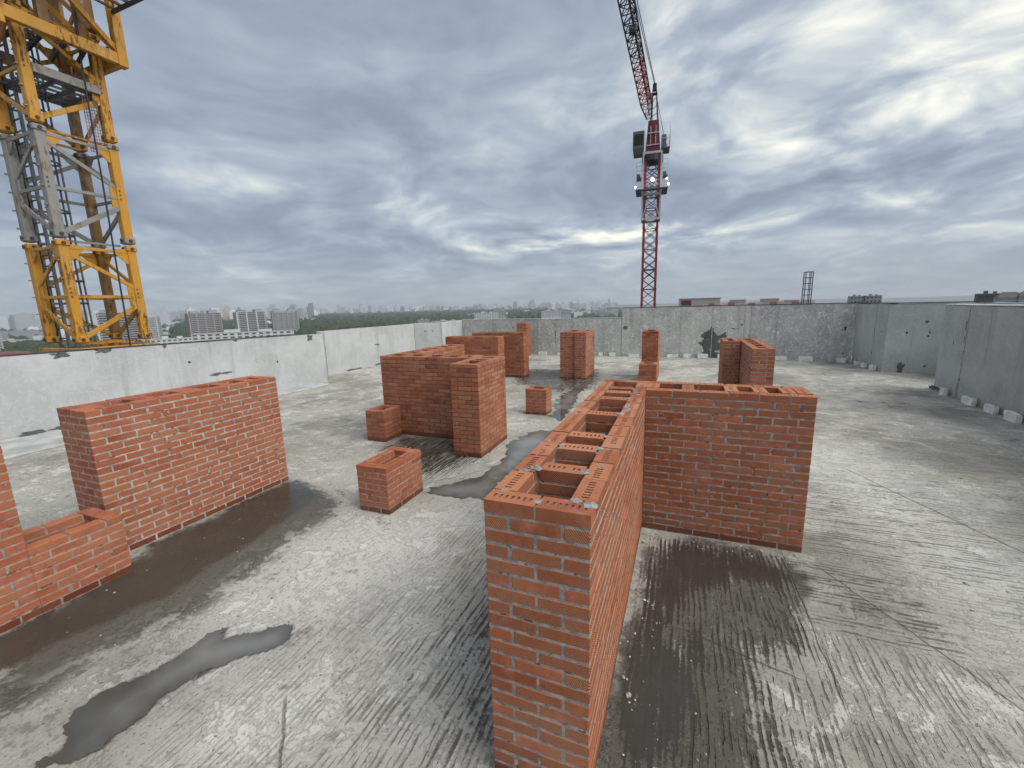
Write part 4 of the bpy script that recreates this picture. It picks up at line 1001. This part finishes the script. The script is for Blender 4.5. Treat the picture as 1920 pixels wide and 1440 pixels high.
for s_ in (-1, 1):
    st = MB(); st.box(s_*1.8-.35, -1, H0+20.4, s_*1.8+.35, 1, H0+20.5); st.box(s_*1.8-.3, -.8, H0+20.5, s_*1.8+.15, .6, H0+21.0)
    so_ = rpart(st, 'side_platform', 'galv'); g3 = MB()
    for dx_ in (-.35, .35): g3.tube([(s_*1.8+dx_, -1, H0+19.0), (s_*1.8+dx_, -1, H0+22.6)], .03, 4)
    for zz in (19.2, 20.0, 21.4, 22.0, 22.6): g3.tube([(s_*1.8-.35, -1, H0+zz), (s_*1.8+.35, -1, H0+zz)], .028, 4)
    rpart(g3, 'guard_rail', 'light_steel', so_)
# luffing jib, towards the viewer and to the left
Minv = red.matrix_basis.inverted()
Minv = (Matrix.Translation(rc) @ Matrix.Rotation(math.radians(4.23), 4, 'Z')).inverted()
j0 = Minv @ polar(-4.75, 69, CAM.z+69*.372); j1 = Minv @ polar(-7.75, 47.5, CAM.z+47.5*.603)
jd = (j1-j0).normalized(); jL = (j1-j0).length*1.9; jx = jd.cross(Vector((0, 0, 1))).normalized(); jy = jx.cross(jd)
def J(t, a, b): return tuple(j0+jd*t+jx*a+jy*b)
def wj(t): return .32+.40*min(1, t/3.5)
NJ = 34; ts = [jL*i/NJ for i in range(NJ+1)]
for nm, a_, b_ in (('bottom_chord', -1, 0), ('bottom_chord', 1, 0), ('top_chord', 0, 1.7)):
    mb = MB()
    for q0, q1 in zip(ts[:-1], ts[1:]): mb.beam(J(q0, a_*wj(q0), b_*wj(q0)), J(q1, a_*wj(q1), b_*wj(q1)), .19 if nm == 'top_chord' else .13)
    rpart(mb, nm, 'dark_steel')
l1, l2, l3 = MB(), MB(), MB()
for i, (q0, q1) in enumerate(zip(ts[:-1], ts[1:])):
    t_ = l1 if 2 < i < 10 else (l2 if i <= 2 else l3); qm = (q0+q1)/2
    t_.beam(J(q0, -wj(q0), 0), J(q0, wj(q0), 0), .075)
    t_.beam(J(q0, -wj(q0), 0), J(qm, 0, 1.7*wj(qm)), .075); t_.beam(J(qm, 0, 1.7*wj(qm)), J(q1, -wj(q1), 0), .075)
    t_.beam(J(q0, wj(q0), 0), J(qm, 0, 1.7*wj(qm)), .075); t_.beam(J(qm, 0, 1.7*wj(qm)), J(q1, wj(q1), 0), .075)
    s_ = 1 if i % 2 else -1; t_.beam(J(q0, s_*wj(q0), 0), J(q1, -s_*wj(q1), 0), .075)
rpart(l1, 'jib_lattice', 'red_paint'); rpart(l2, 'jib_lattice', 'light_steel'); rpart(l3, 'jib_lattice', 'dark_steel')
pb_ = MB(); pb_.box(-.35, -.3, -.35, .35, .3, .35, Matrix.Translation(Vector(J(17, 0, .3)))); rpart(pb_, 'sheave_block', 'dark_steel')
# A-frame, ties
at = Minv @ polar(-4.22, 71.5, CAM.z+71.5*.430)
af = MB(); 
for s_ in (-1, 1):
    af.beam((s_*.55+.1, .9, H0+28), tuple(at+Vector((s_*.2, 0, 0))), .16); af.beam((s_*.55+.25, 2.4, H0+25), tuple(at+Vector((s_*.2, .2, 0))), .12)
for q in range(5): f_ = q/5; af.beam(tuple(Vector((-.45, .9, H0+28)).lerp(at, f_)), tuple(Vector((.65, .9, H0+28)).lerp(at, f_+.1)), .07)
rpart(af, 'a_frame', 'dark_steel')
ah = MB(); ah.box(at.x-.28, at.y-.3, at.z-.5, at.x+.28, at.y+.3, at.z+.35); ah.box(at.x-1.0, at.y-.4, at.z-1.0, at.x+.4, at.y+.4, at.z-.92); rpart(ah, 'a_frame_head', 'dark_steel')
ad = MB(); ad.box(at.x-1.0, at.y-.4, at.z-2.6, at.x-.35, at.y+.4, at.z-1.0); rpart(ad, 'access_basket', 'pink_steel')
for k_, t_ in ((0, jL*.80), (.1, jL*.97)):
    mb = MB(); mb.tube([tuple(at+Vector((k_, 0, .2))), J(t_, .1, 1.7*.72)], .045, 5); rpart(mb, 'tie_rope', 'dark_steel')
mb = MB(); mb.tube([tuple(at), (1.6, 1.4, H0+26)], .04, 5); rpart(mb, 'tie_rope', 'dark_steel')
# bare far mast
c2 = polar(12.5, 108, GROUND)
bare = empty('crane_mast', c2, 'short dark bare lattice mast standing beyond the back parapet', 'crane mast'); bare.rotation_euler = (0, 0, math.radians(4))
for sx_ in (-1, 1):
    for sy_ in (-1, 1): mb = MB(); mb.box(sx_*.62-.07, sy_*.62-.07, 0, sx_*.62+.07, sy_*.62+.07, H0+7.75); mb.build('leg', M['dark_steel'], bare)
z_ = H0-6; mb = MB()
while z_ < H0+7.8:
    for s_ in (-1, 1): mb.beam((-.62, s_*.62, z_), (.62, s_*.62, z_), .11); mb.beam((s_*.62, -.62, z_), (s_*.62, .62, z_), .11)
    z_ += 1.15
mb.box(-.05, -.66, H0-6, .05, -.58, H0+7.7)
mb.build('lattice_bracing', M['dark_steel'], bare)

# ================================================================== the building underfoot and the land around
mb = MB(); mb.prism([(-13.2, -6), (-13.2, -1.6), (-11.4, 9.6), (-12.7, 11), (-12.8, 17), (-11.5, 17.8), (-11.8, 20.6), (-6.6, 19.4), (-2.3, 19.1), (3.0, 19.1), (6.5, 18.3), (6.7, 16.0), (8.8, 15.5), (8.8, 12.6), (6.7, 12.5), (6.3, -6)], GROUND, -.03)
tag(mb.build('building_block', mat_plain('block_render', (.42, .42, .40), .85, .2, .4)), 'tower block that carries the roof', None, None, 'structure')
def mat_ground():
    m, t, b = material('land'); p = t.pos()
    n = t.noise(p, .0016, 6, .6); n2 = t.noise(p, .012, 5, .65); n3 = t.noise(t.add(p, (900, 0, 0)), .05, 4)
    c = t.mix(t.step(n, .42, .58), (.045, .06, .035, 1), (.15, .155, .135, 1))
    c = t.mix(t.math('MULTIPLY', t.step(n2, .5, .65), .7), c, (.22, .22, .205, 1))
    c = t.mix(t.math('MULTIPLY', t.step(n3, .5, .7), .5), c, (.035, .05, .028, 1))
    t.put(b.inputs['Base Color'], c); b.inputs['Roughness'].default_value = .95
    return m
gm = bpy.data.meshes.new('ground'); R_ = 11900
gm.from_pydata([(-R_, -R_, GROUND), (R_, -R_, GROUND), (R_, R_, GROUND), (-R_, R_, GROUND)], [], [(0, 1, 2, 3)])
tag(mobj('ground', gm, mat_ground()), 'city land seen far below the roof', None, None, 'structure')
# low wooded ridge on the right horizon
rv, rf = [], []; N_ = 60
for i in range(N_+1):
    az = -12+i*(56/N_); hgt = 30+26*mnoise.noise(Vector((az*.07, 1, 0)))+12*max(0, math.sin(math.radians((az+6)*3)))+5*mnoise.noise(Vector((az*.8, 3, 0)))
    for dd, hh in ((8800, 0), (9600, hgt), (10600, hgt*.6), (11500, 0)):
        q = polar(az, dd, GROUND+.5+hh); rv.append(tuple(q))
for i in range(N_):
    for k in range(3): rf.append((i*4+k, i*4+4+k, i*4+5+k, i*4+k+1))
rm = bpy.data.meshes.new('hills'); rm.from_pydata(rv, [], rf); rm.update()
tag(mobj('hills', rm, mat_plain('ridge_green', (.05, .065, .045), .95, .4, .004)), 'low wooded ridge on the right horizon', None, None, 'structure')

# forest belt: one mass of tree crowns
def ico(sub):
    bm = bmesh.new(); bmesh.ops.create_icosphere(bm, subdivisions=sub, radius=1); bm.verts.ensure_lookup_table()
    V = np.array([v.co[:] for v in bm.verts]); F = np.array([[v.index for v in f.verts] for f in bm.faces]); bm.free(); return V, F
ICO = {1: ico(1), 2: ico(2)}
def crowns(spots, mat, name, label):
    """spots: (position, radius, level)"""
    VV, FF, off = [], [], 0
    for p, r_, lv in spots:
        V, F = ICO[lv]; s = 1+RNG.uniform(-.28, .28, (len(V), 1)); v = V*s*np.array([r_, r_, r_*RNG.uniform(.75, 1.2)])+np.array(p)
        VV.append(v); FF.append(F+off); off += len(V)
    VV = np.concatenate(VV); FF = np.concatenate(FF)
    m_ = bpy.data.meshes.new(name); m_.vertices.add(len(VV)); m_.loops.add(FF.size); m_.polygons.add(len(FF))
    m_.vertices.foreach_set('co', VV.ravel().astype(np.float32)); m_.loops.foreach_set('vertex_index', FF.ravel().astype(np.int32)); m_.polygons.foreach_set('loop_start', np.arange(0, FF.size, 3, dtype=np.int32)); m_.update(); m_.validate()
    return tag(mobj(name, m_, mat), label, 'forest', None, 'stuff')
def mat_leaf(name, a_, b_):
    m, t, b = material(name); p = t.pos()
    isl = t.new('ShaderNodeNewGeometry').outputs['Random Per Island']; n = t.noise(p, .35, 5, .7)
    c = t.mix(isl, (*a_, 1), (*b_, 1)); c = t.mix(t.step(n, .4, .65), c, tuple(x_*.45 for x_ in a_)+(1,))
    t.put(b.inputs['Base Color'], c); b.inputs['Roughness'].default_value = .95; t.put(b.inputs['Normal'], t.bump(n, 1.0, 1.5)); return m
M['leaf'] = mat_leaf('forest_leaf', (.030, .058, .026), (.062, .090, .036))
spots = []
for _ in range(5200):
    az = random.uniform(-60, -17); u = random.random()**1.6; dd = 820+u*3600
    lim = 1300 if az > -30 else 820
    if dd < lim: continue
    if az < -52 and dd < 1000: continue
    r_ = random.uniform(5, 9)*(1+dd/3500); spots.append((tuple(polar(az, dd, GROUND+r_*1.0+random.uniform(2, 6))), r_, 2 if dd < 1500 else 1))
crowns(spots, M['leaf'], 'forest', 'dark green forest belt beyond the left parapet')
spots = []
for _ in range(520):
    az = random.uniform(-76, -60); dd = random.uniform(560, 1050); r_ = random.uniform(5, 9)
    spots.append((tuple(polar(az, dd, GROUND+r_+random.uniform(2, 8))), r_, 2))
crowns(spots, M['leaf'], 'forest', 'dark green grove seen through the yellow crane mast')

# ---------------------------------------------------------------- buildings
FAC = {}
def fac(name, col, var=.12, rough=.8):
    if name not in FAC: FAC[name] = mat_plain(name, col, rough, var, .3)
    return FAC[name]
WH, LG, MG, DG, TAN, GLS = fac('facade_white', (.54, .55, .55)), fac('facade_light', (.36, .37, .38)), fac('facade_grey', (.30, .31, .33)), fac('facade_dark', (.085, .09, .10)), fac('facade_tan', (.33, .28, .23)), fac('window_dark', (.05, .055, .065), .3, .3)
def place(name, label, az, dd, cat='building', yaw=0, group=None):
    p = polar(az, dd, GROUND); e = empty(name, p, label, cat, group); e.rotation_euler = (0, 0, math.radians(-az+yaw)); return e
def slab_tower(label, az, dd, wd, top, bays, yaw, bodymat, bandmat, endmat, dep=17):
    """local x across, -y faces the viewer"""
    e = place('apartment_tower', label, az, dd, 'tower block', yaw, 'tower blocks beyond the left parapet'); Ht = top-GROUND; st = 3.0; n = int(Ht/st)
    mb = MB(); mb.box(-wd/2, -dep/2, 0, wd/2, dep/2, n*st); mb.build('wall', bodymat, e)
    edges = np.linspace(-wd/2, wd/2, bays+1)
    proto = None
    for k in range(n):
        if proto is None:
            mb = MB()
            for b_ in range(bays):
                a0, a1 = edges[b_]+.9, edges[b_+1]-.9; mb.box(a0, -dep/2-1.5, 0, a1, -dep/2+.05, 1.15); mb.box(a0, -dep/2-1.5, -.15, a1, -dep/2+.05, -.02)
            for b_ in (-1, 1): mb.box(b_*wd/2+(0 if b_ > 0 else -1.2), -dep/2+2, 0, b_*wd/2+(1.2 if b_ > 0 else 0), dep/2-2, 1.1)
            proto = mb.build('balcony_band', bandmat, e, (0, 0, .2))
        else: copy_obj(proto, e, (0, 0, k*st+.2))
    for q in edges[1:-1]:
        mb = MB(); mb.box(q-.8, -dep/2-1.7, 0, q+.8, -dep/2+.1, n*st); mb.build('pier', endmat, e)
    for s_ in (-1, 1):
        mb = MB(); x0 = s_*(wd/2+.01); mb.box(min(x0, x0-s_*3.2), -dep/2-1.62, 0, max(x0, x0-s_*3.2), dep/2+.3, n*st+.6); eb = mb.build('end_bay', endmat, e)
        wm = MB()
        for k in range(n):
            for yy_ in np.linspace(-dep/2+1, dep/2-2, 4): wm.box(x0-s_*.02, yy_, k*st+1, x0+s_*.12, yy_+1.5, k*st+2.5)
            wm.box(x0-s_*2.2-.6, -dep/2-1.7, k*st+1, x0-s_*2.2+.9, -dep/2-1.55, k*st+2.5)
        tag(wm.build('window', GLS, eb), kind='stuff')
    for k, q in enumerate(np.linspace(-wd*.28, wd*.28, 2)):
        mb = MB(); mb.box(q-wd*.13, -dep*.3, n*st, q+wd*.13, dep*.3, n*st+3.2+k*.8); mb.box(q-wd*.15, -dep*.33, n*st+3.2+k*.8, q+wd*.15, dep*.33, n*st+3.6+k*.8); mb.build('roof_house', bandmat, e)
    return e
slab_tower('pale tower block seen through the left side of the yellow mast', -73.6, 760, 42, 3.5, 3, 8, DG, WH, LG)
slab_tower('grey tower block half hidden by the right leg of the yellow mast', -64.1, 760, 44, 9.5, 3, -10, DG, LG, WH)
slab_tower('narrow white tower block just right of the yellow mast', -62.0, 900, 26, 4.0, 2, -14, LG, WH, WH)
slab_tower('tower block with a tan side, first clear of the yellow mast', -57.4, 880, 46, 6.0, 4, 14, DG, LG, TAN)
slab_tower('middle one of the three clear tower blocks, with white right end', -53.1, 860, 45, 5.0, 3, 16, DG, LG, WH)
slab_tower('rightmost of the three clear tower blocks with ribbed front', -49.6, 850, 40, 6.0, 5, 6, MG, LG, MG)

def block(name, label, az, dd, wd, dep, top, yaw=0, mat=None, rows=0, cols=0, roofmat=None, group=None, cat='building', zbase=None, wmat=None, parapet_=True):
    e = place(name, label, az, dd, cat, yaw, group); Ht = top-GROUND; m_ = mat or LG
    mb = MB(); mb.box(-wd/2, -dep/2, 0, wd/2, dep/2, Ht); mb.build('wall', m_, e)
    mb = MB(); mb.box(-wd/2-.2, -dep/2-.2, Ht, wd/2+.2, dep/2+.2, Ht+.35); r_ = mb.build('roof', roofmat or MG, e)
    mb = MB(); mb.box(-wd*.2, -dep*.1, Ht+.35, -wd*.05, dep*.25, Ht+.35+min(3, wd*.06+.8)); mb.box(wd*.15, -dep*.2, Ht+.35, wd*.28, dep*.1, Ht+.35+min(2.2, wd*.05+.5)); mb.build('roof_house', m_, r_)
    if rows:
        ch = (top-GROUND)/rows if rows > 6 else 3.3; w0 = wd/cols
        base = None
        for rr_ in range(rows):
            for cc in range(cols):
                z0 = Ht-(rr_+1)*ch+ch*.3; x0 = -wd/2+w0*cc+w0*.22
                if base is None:
                    mb = MB(); mb.box(0, -.12, 0, w0*.56, .05, ch*.45); base = mb.build('window', wmat or GLS, e, (x0, -dep/2, z0))
                else: copy_obj(base, e, (x0, -dep/2, z0))
    return e
block('long_building', 'long low white building with a row of dark windows below the tower blocks', -53.8, 560, 96, 16, -17.5, -12, WH, 2, 14, LG)
block('white_block', 'small white block left of the long low white building', -60.5, 640, 40, 18, -24, 10, WH, 2, 8, LG)
block('red_roof_building', 'long building with brick-red flat roof at the far left below the grove', -76.6, 430, 90, 40, -19, 6, fac('facade_brick', (.22, .075, .055)), 1, 10, fac('roof_red', (.20, .06, .05)))
block('office_block', 'white office block with dark glass wing above the low parapet', -25.2, 1150, 62, 24, -12, 6, WH, 5, 14, LG)
block('glass_wing', 'dark glass wing joined to the white office block', -23.4, 1165, 34, 20, -7, 6, MG, 5, 5, WH)
block('office_block', 'white windowed block right of the glass wing, above the two-part shaft', -16.5, 1250, 58, 24, -13, 2, WH, 5, 14, LG)
block('low_block', 'small plain pale block attached right of the white windowed block', -14.6, 1250, 28, 22, -17, 2, LG, 2, 5, LG)
block('panel_building', 'small pinkish panel building at the near edge of the forest', -33.4, 1010, 26, 14, -22, 4, fac('facade_pink', (.42, .33, .31)), 3, 6, LG)
block('low_block', 'long pale low building right of the pinkish panel building', -30.4, 1040, 74, 16, -27, 8, LG, 1, 12, WH)
# neighbouring block with a roof about level with this one
e = place('neighbour_building', 'neighbouring building whose red and white roof edge shows above the back parapet', 6.6, 150, 'building', 0)
mb = MB(); mb.box(-20, -12, 0, 20, 14, H0+.3); mb.build('wall', fac('facade_redbrown', (.40, .22, .19)), e)
for i in range(16):
    x0 = -11+i*1.7; hh = random.uniform(.9, 1.7); mb = MB(); mb.box(x0, -12.1-.02*(i % 2), H0+.3, x0+1.66, -11.7, H0+.3+hh); mb.build('parapet_panel', (WH, fac('panel_red', (.42, .16, .14)), fac('panel_pale', (.55, .50, .48)))[(i*7) % 3], e)
for x0, w_, h_ in ((-4, 4.2, 2.2), (4.0, 4.4, 2.3), (10.2, 3, 1.7)):
    mb = MB(); mb.box(x0, -6, H0+.3, x0+w_, 0, H0+.3+h_); rh = mb.build('roof_house', fac('facade_tan2', (.40, .37, .35)), e); mb = MB(); mb.box(x0-.15, -6.15, H0+.3+h_, x0+w_+.15, .15, H0+.5+h_); mb.build('roof', LG, rh)
e = place('plant_house', 'flat grey rooftop plant house with a dark red panel, right of the red crane', 1.7, 146, 'building', 0)
mb = MB(); mb.box(-5.8, -2, 0, 5.8, 3, H0+3.25); mb.build('wall', fac('plant_grey', (.36, .37, .36)), e); mb = MB(); mb.box(-5.95, -2.15, H0+3.25, 5.95, 3.15, H0+3.5); mb.build('roof', MG, e)
mb = MB(); mb.box(-5.1, -2.06, H0+1.4, -2.2, -1.99, H0+2.9); mb.build('red_panel', fac('panel_darkred', (.12, .03, .03)), e)
block('grey_block', 'left one of the twin grey blocks on the right skyline', 16.75, 520, 10.5, 10, 3.3, 12, MG, 4, 4, LG)
block('grey_block', 'right one of the twin grey blocks on the right skyline', 18.05, 520, 11.5, 10, 3.4, 12, MG, 4, 4, LG)
block('dark_block', 'dark low block at the left end of the right-edge buildings', 26.0, 330, 9, 9, 2.3, 6, DG, 2, 4, MG)
block('grey_block', 'tall grey block at the extreme right of the skyline', 29.3, 420, 12, 12, 8.2, 6, MG, 5, 4, LG)
for i, (az, w_, tp) in enumerate(((27.2, 8, 3.0), (28.3, 7, 3.4), (29.2, 9, 2.6))):
    e = place('gabled_house', ('leftmost', 'middle', 'rightmost')[i]+' of the dark gabled roofs at the right end of the skyline', az, 300, 'house', 10, 'gabled roofs on the right skyline')
    mb = MB(); mb.box(-w_/2, -4, 0, w_/2, 4, tp-GROUND-2.6); mb.build('wall', LG, e)
    mb = MB(); hh = tp-GROUND-2.6
    mb.v = [(-w_/2-.4, -4.4, hh), (w_/2+.4, -4.4, hh), (w_/2+.4, 4.4, hh), (-w_/2-.4, 4.4, hh), (-w_/2+1.8, 0, hh+2.6), (w_/2-1.8, 0, hh+2.6)]; mb.f = [(0, 3, 2, 1), (0, 1, 5, 4), (1, 2, 5), (2, 3, 4, 5), (3, 0, 4)]
    mb.build('roof', fac('roof_slate', (.10, .09, .09)), e)

# far skyline: individual stepped blocks
def tower_mesh(wd, dep, h, kind):
    mb = MB(); mb.box(-wd/2, -dep/2, 0, wd/2, dep/2, h)
    if kind == 0: mb.box(-wd*.3, -dep*.3, h, wd*.1, dep*.3, h+4); mb.box(wd/2+.1, -dep*.35, 0, wd*.85, dep*.35, h*.72)
    elif kind == 1: mb.box(-wd*.25, -dep*.25, h, wd*.25, dep*.25, h*1.10); mb.box(-wd*.04, -1, h*1.1, wd*.04, 1, h*1.22)
    else: mb.box(-wd*.9, -dep*.4, 0, -wd/2-.1, dep*.4, h*.85); mb.box(-wd*.35, -dep*.3, h, wd*.35, dep*.3, h+3.5)
    n = max(3, int(h/9))
    for k in range(n): mb.box(-wd/2-.6, -dep/2-.6, h*(k+.35)/n, wd/2+.6, dep/2+.1, h*(k+.6)/n)
    return mb.mesh('tower_block')
far_mats = [fac('far_pale', (.55, .57, .58)), fac('far_grey', (.40, .41, .43)), fac('far_white', (.70, .70, .69)), fac('far_tan', (.46, .43, .41)), fac('far_dark', (.24, .25, .27))]
T_ = []
for k in range(15):
    m_ = tower_mesh(random.uniform(26, 60), 22, random.uniform(52, 96), k % 3); m_.materials.append(far_mats[k % 5]); T_.append(m_)
def far_row(az0, az1, n, d0, d1, label, group, sc_=(.8, 1.15), name='skyline_tower', meshes=T_, cat='tower block'):
    for i in range(n):
        az = az0+(az1-az0)*(i+random.random())/n; dd = random.uniform(d0, d1); o = mobj(name, random.choice(meshes), None, None, polar(az, dd, GROUND)); s_ = random.uniform(*sc_)
        o.scale = (random.uniform(.7, 1.1), 1, s_); o.rotation_euler = (0, 0, math.radians(-az+random.uniform(-25, 25))); tag(o, label, cat, group)
far_row(-76, -46, 75, 2400, 5200, 'hazy tower block on the far skyline above the forest, left half', 'left skyline towers')
far_row(-46, -28, 64, 4600, 7000, 'hazy tower block on the far skyline above the middle of the forest', 'middle skyline towers', (.85, 1.3))
far_row(-28, -8, 80, 4200, 7400, 'hazy tower block on the far skyline behind the white office blocks', 'central skyline towers', (.75, 1.35))
far_row(-20, -9, 5, 3600, 4200, 'darker single tower standing in front of the central skyline', 'nearer skyline towers', (1.0, 1.2))
L_ = []
for k in range(8):
    mb = MB(); w_ = random.uniform(30, 80); h_ = random.uniform(9, 26); mb.box(-w_/2, -7, 0, w_/2, 7, h_); mb.box(-w_/2-.3, -7.3, h_, w_/2+.3, 7.3, h_+.8); mb.box(-w_*.1, -3, h_+.8, w_*.05, 3, h_+3)
    m_ = mb.mesh('low_building'); m_.materials.append(far_mats[(k*2) % 5]); L_.append(m_)
far_row(-27, -8, 90, 1700, 4400, 'small low building in the hazy town between office blocks and skyline', 'low town buildings, centre', (.8, 1.3), 'low_building', L_, 'building')
far_row(-77, -47, 90, 1250, 3400, 'small low building in the hazy town behind the tower blocks', 'low town buildings, left', (.8, 1.3), 'low_building', L_, 'building')
spots = []
for _ in range(900):
    az = random.uniform(-30, -7); dd = random.uniform(1350, 4200); r_ = random.uniform(5, 9)*(1+dd/4500); spots.append((tuple(polar(az, dd, GROUND+r_*.6)), r_, 1))
for _ in range(700):
    az = random.uniform(-77, -52); dd = random.uniform(900, 3000); r_ = random.uniform(5, 8)*(1+dd/5000); spots.append((tuple(polar(az, dd, GROUND+r_*.6)), r_, 1))
crowns(spots, M['leaf'], 'town_trees', 'scattered trees among the low town buildings')

# ================================================================== haze
mb = MB(); mb.box(-12000, -12000, GROUND-1, 12000, 12000, 75)
hz = mb.build('haze', None); hm, t, b = material('haze'); hm.node_tree.nodes.remove(b)
pv = t.new('ShaderNodeVolumePrincipled'); pv.inputs['Color'].default_value = (.88, .93, 1.0, 1); pv.inputs['Density'].default_value = 1.25e-4; pv.inputs['Anisotropy'].default_value = .1
t.l.new(pv.outputs[0], hm.node_tree.nodes['Material Output'].inputs['Volume']); hz.data.materials.append(hm)
tag(hz, 'pale haze over the city', None, None, 'stuff')
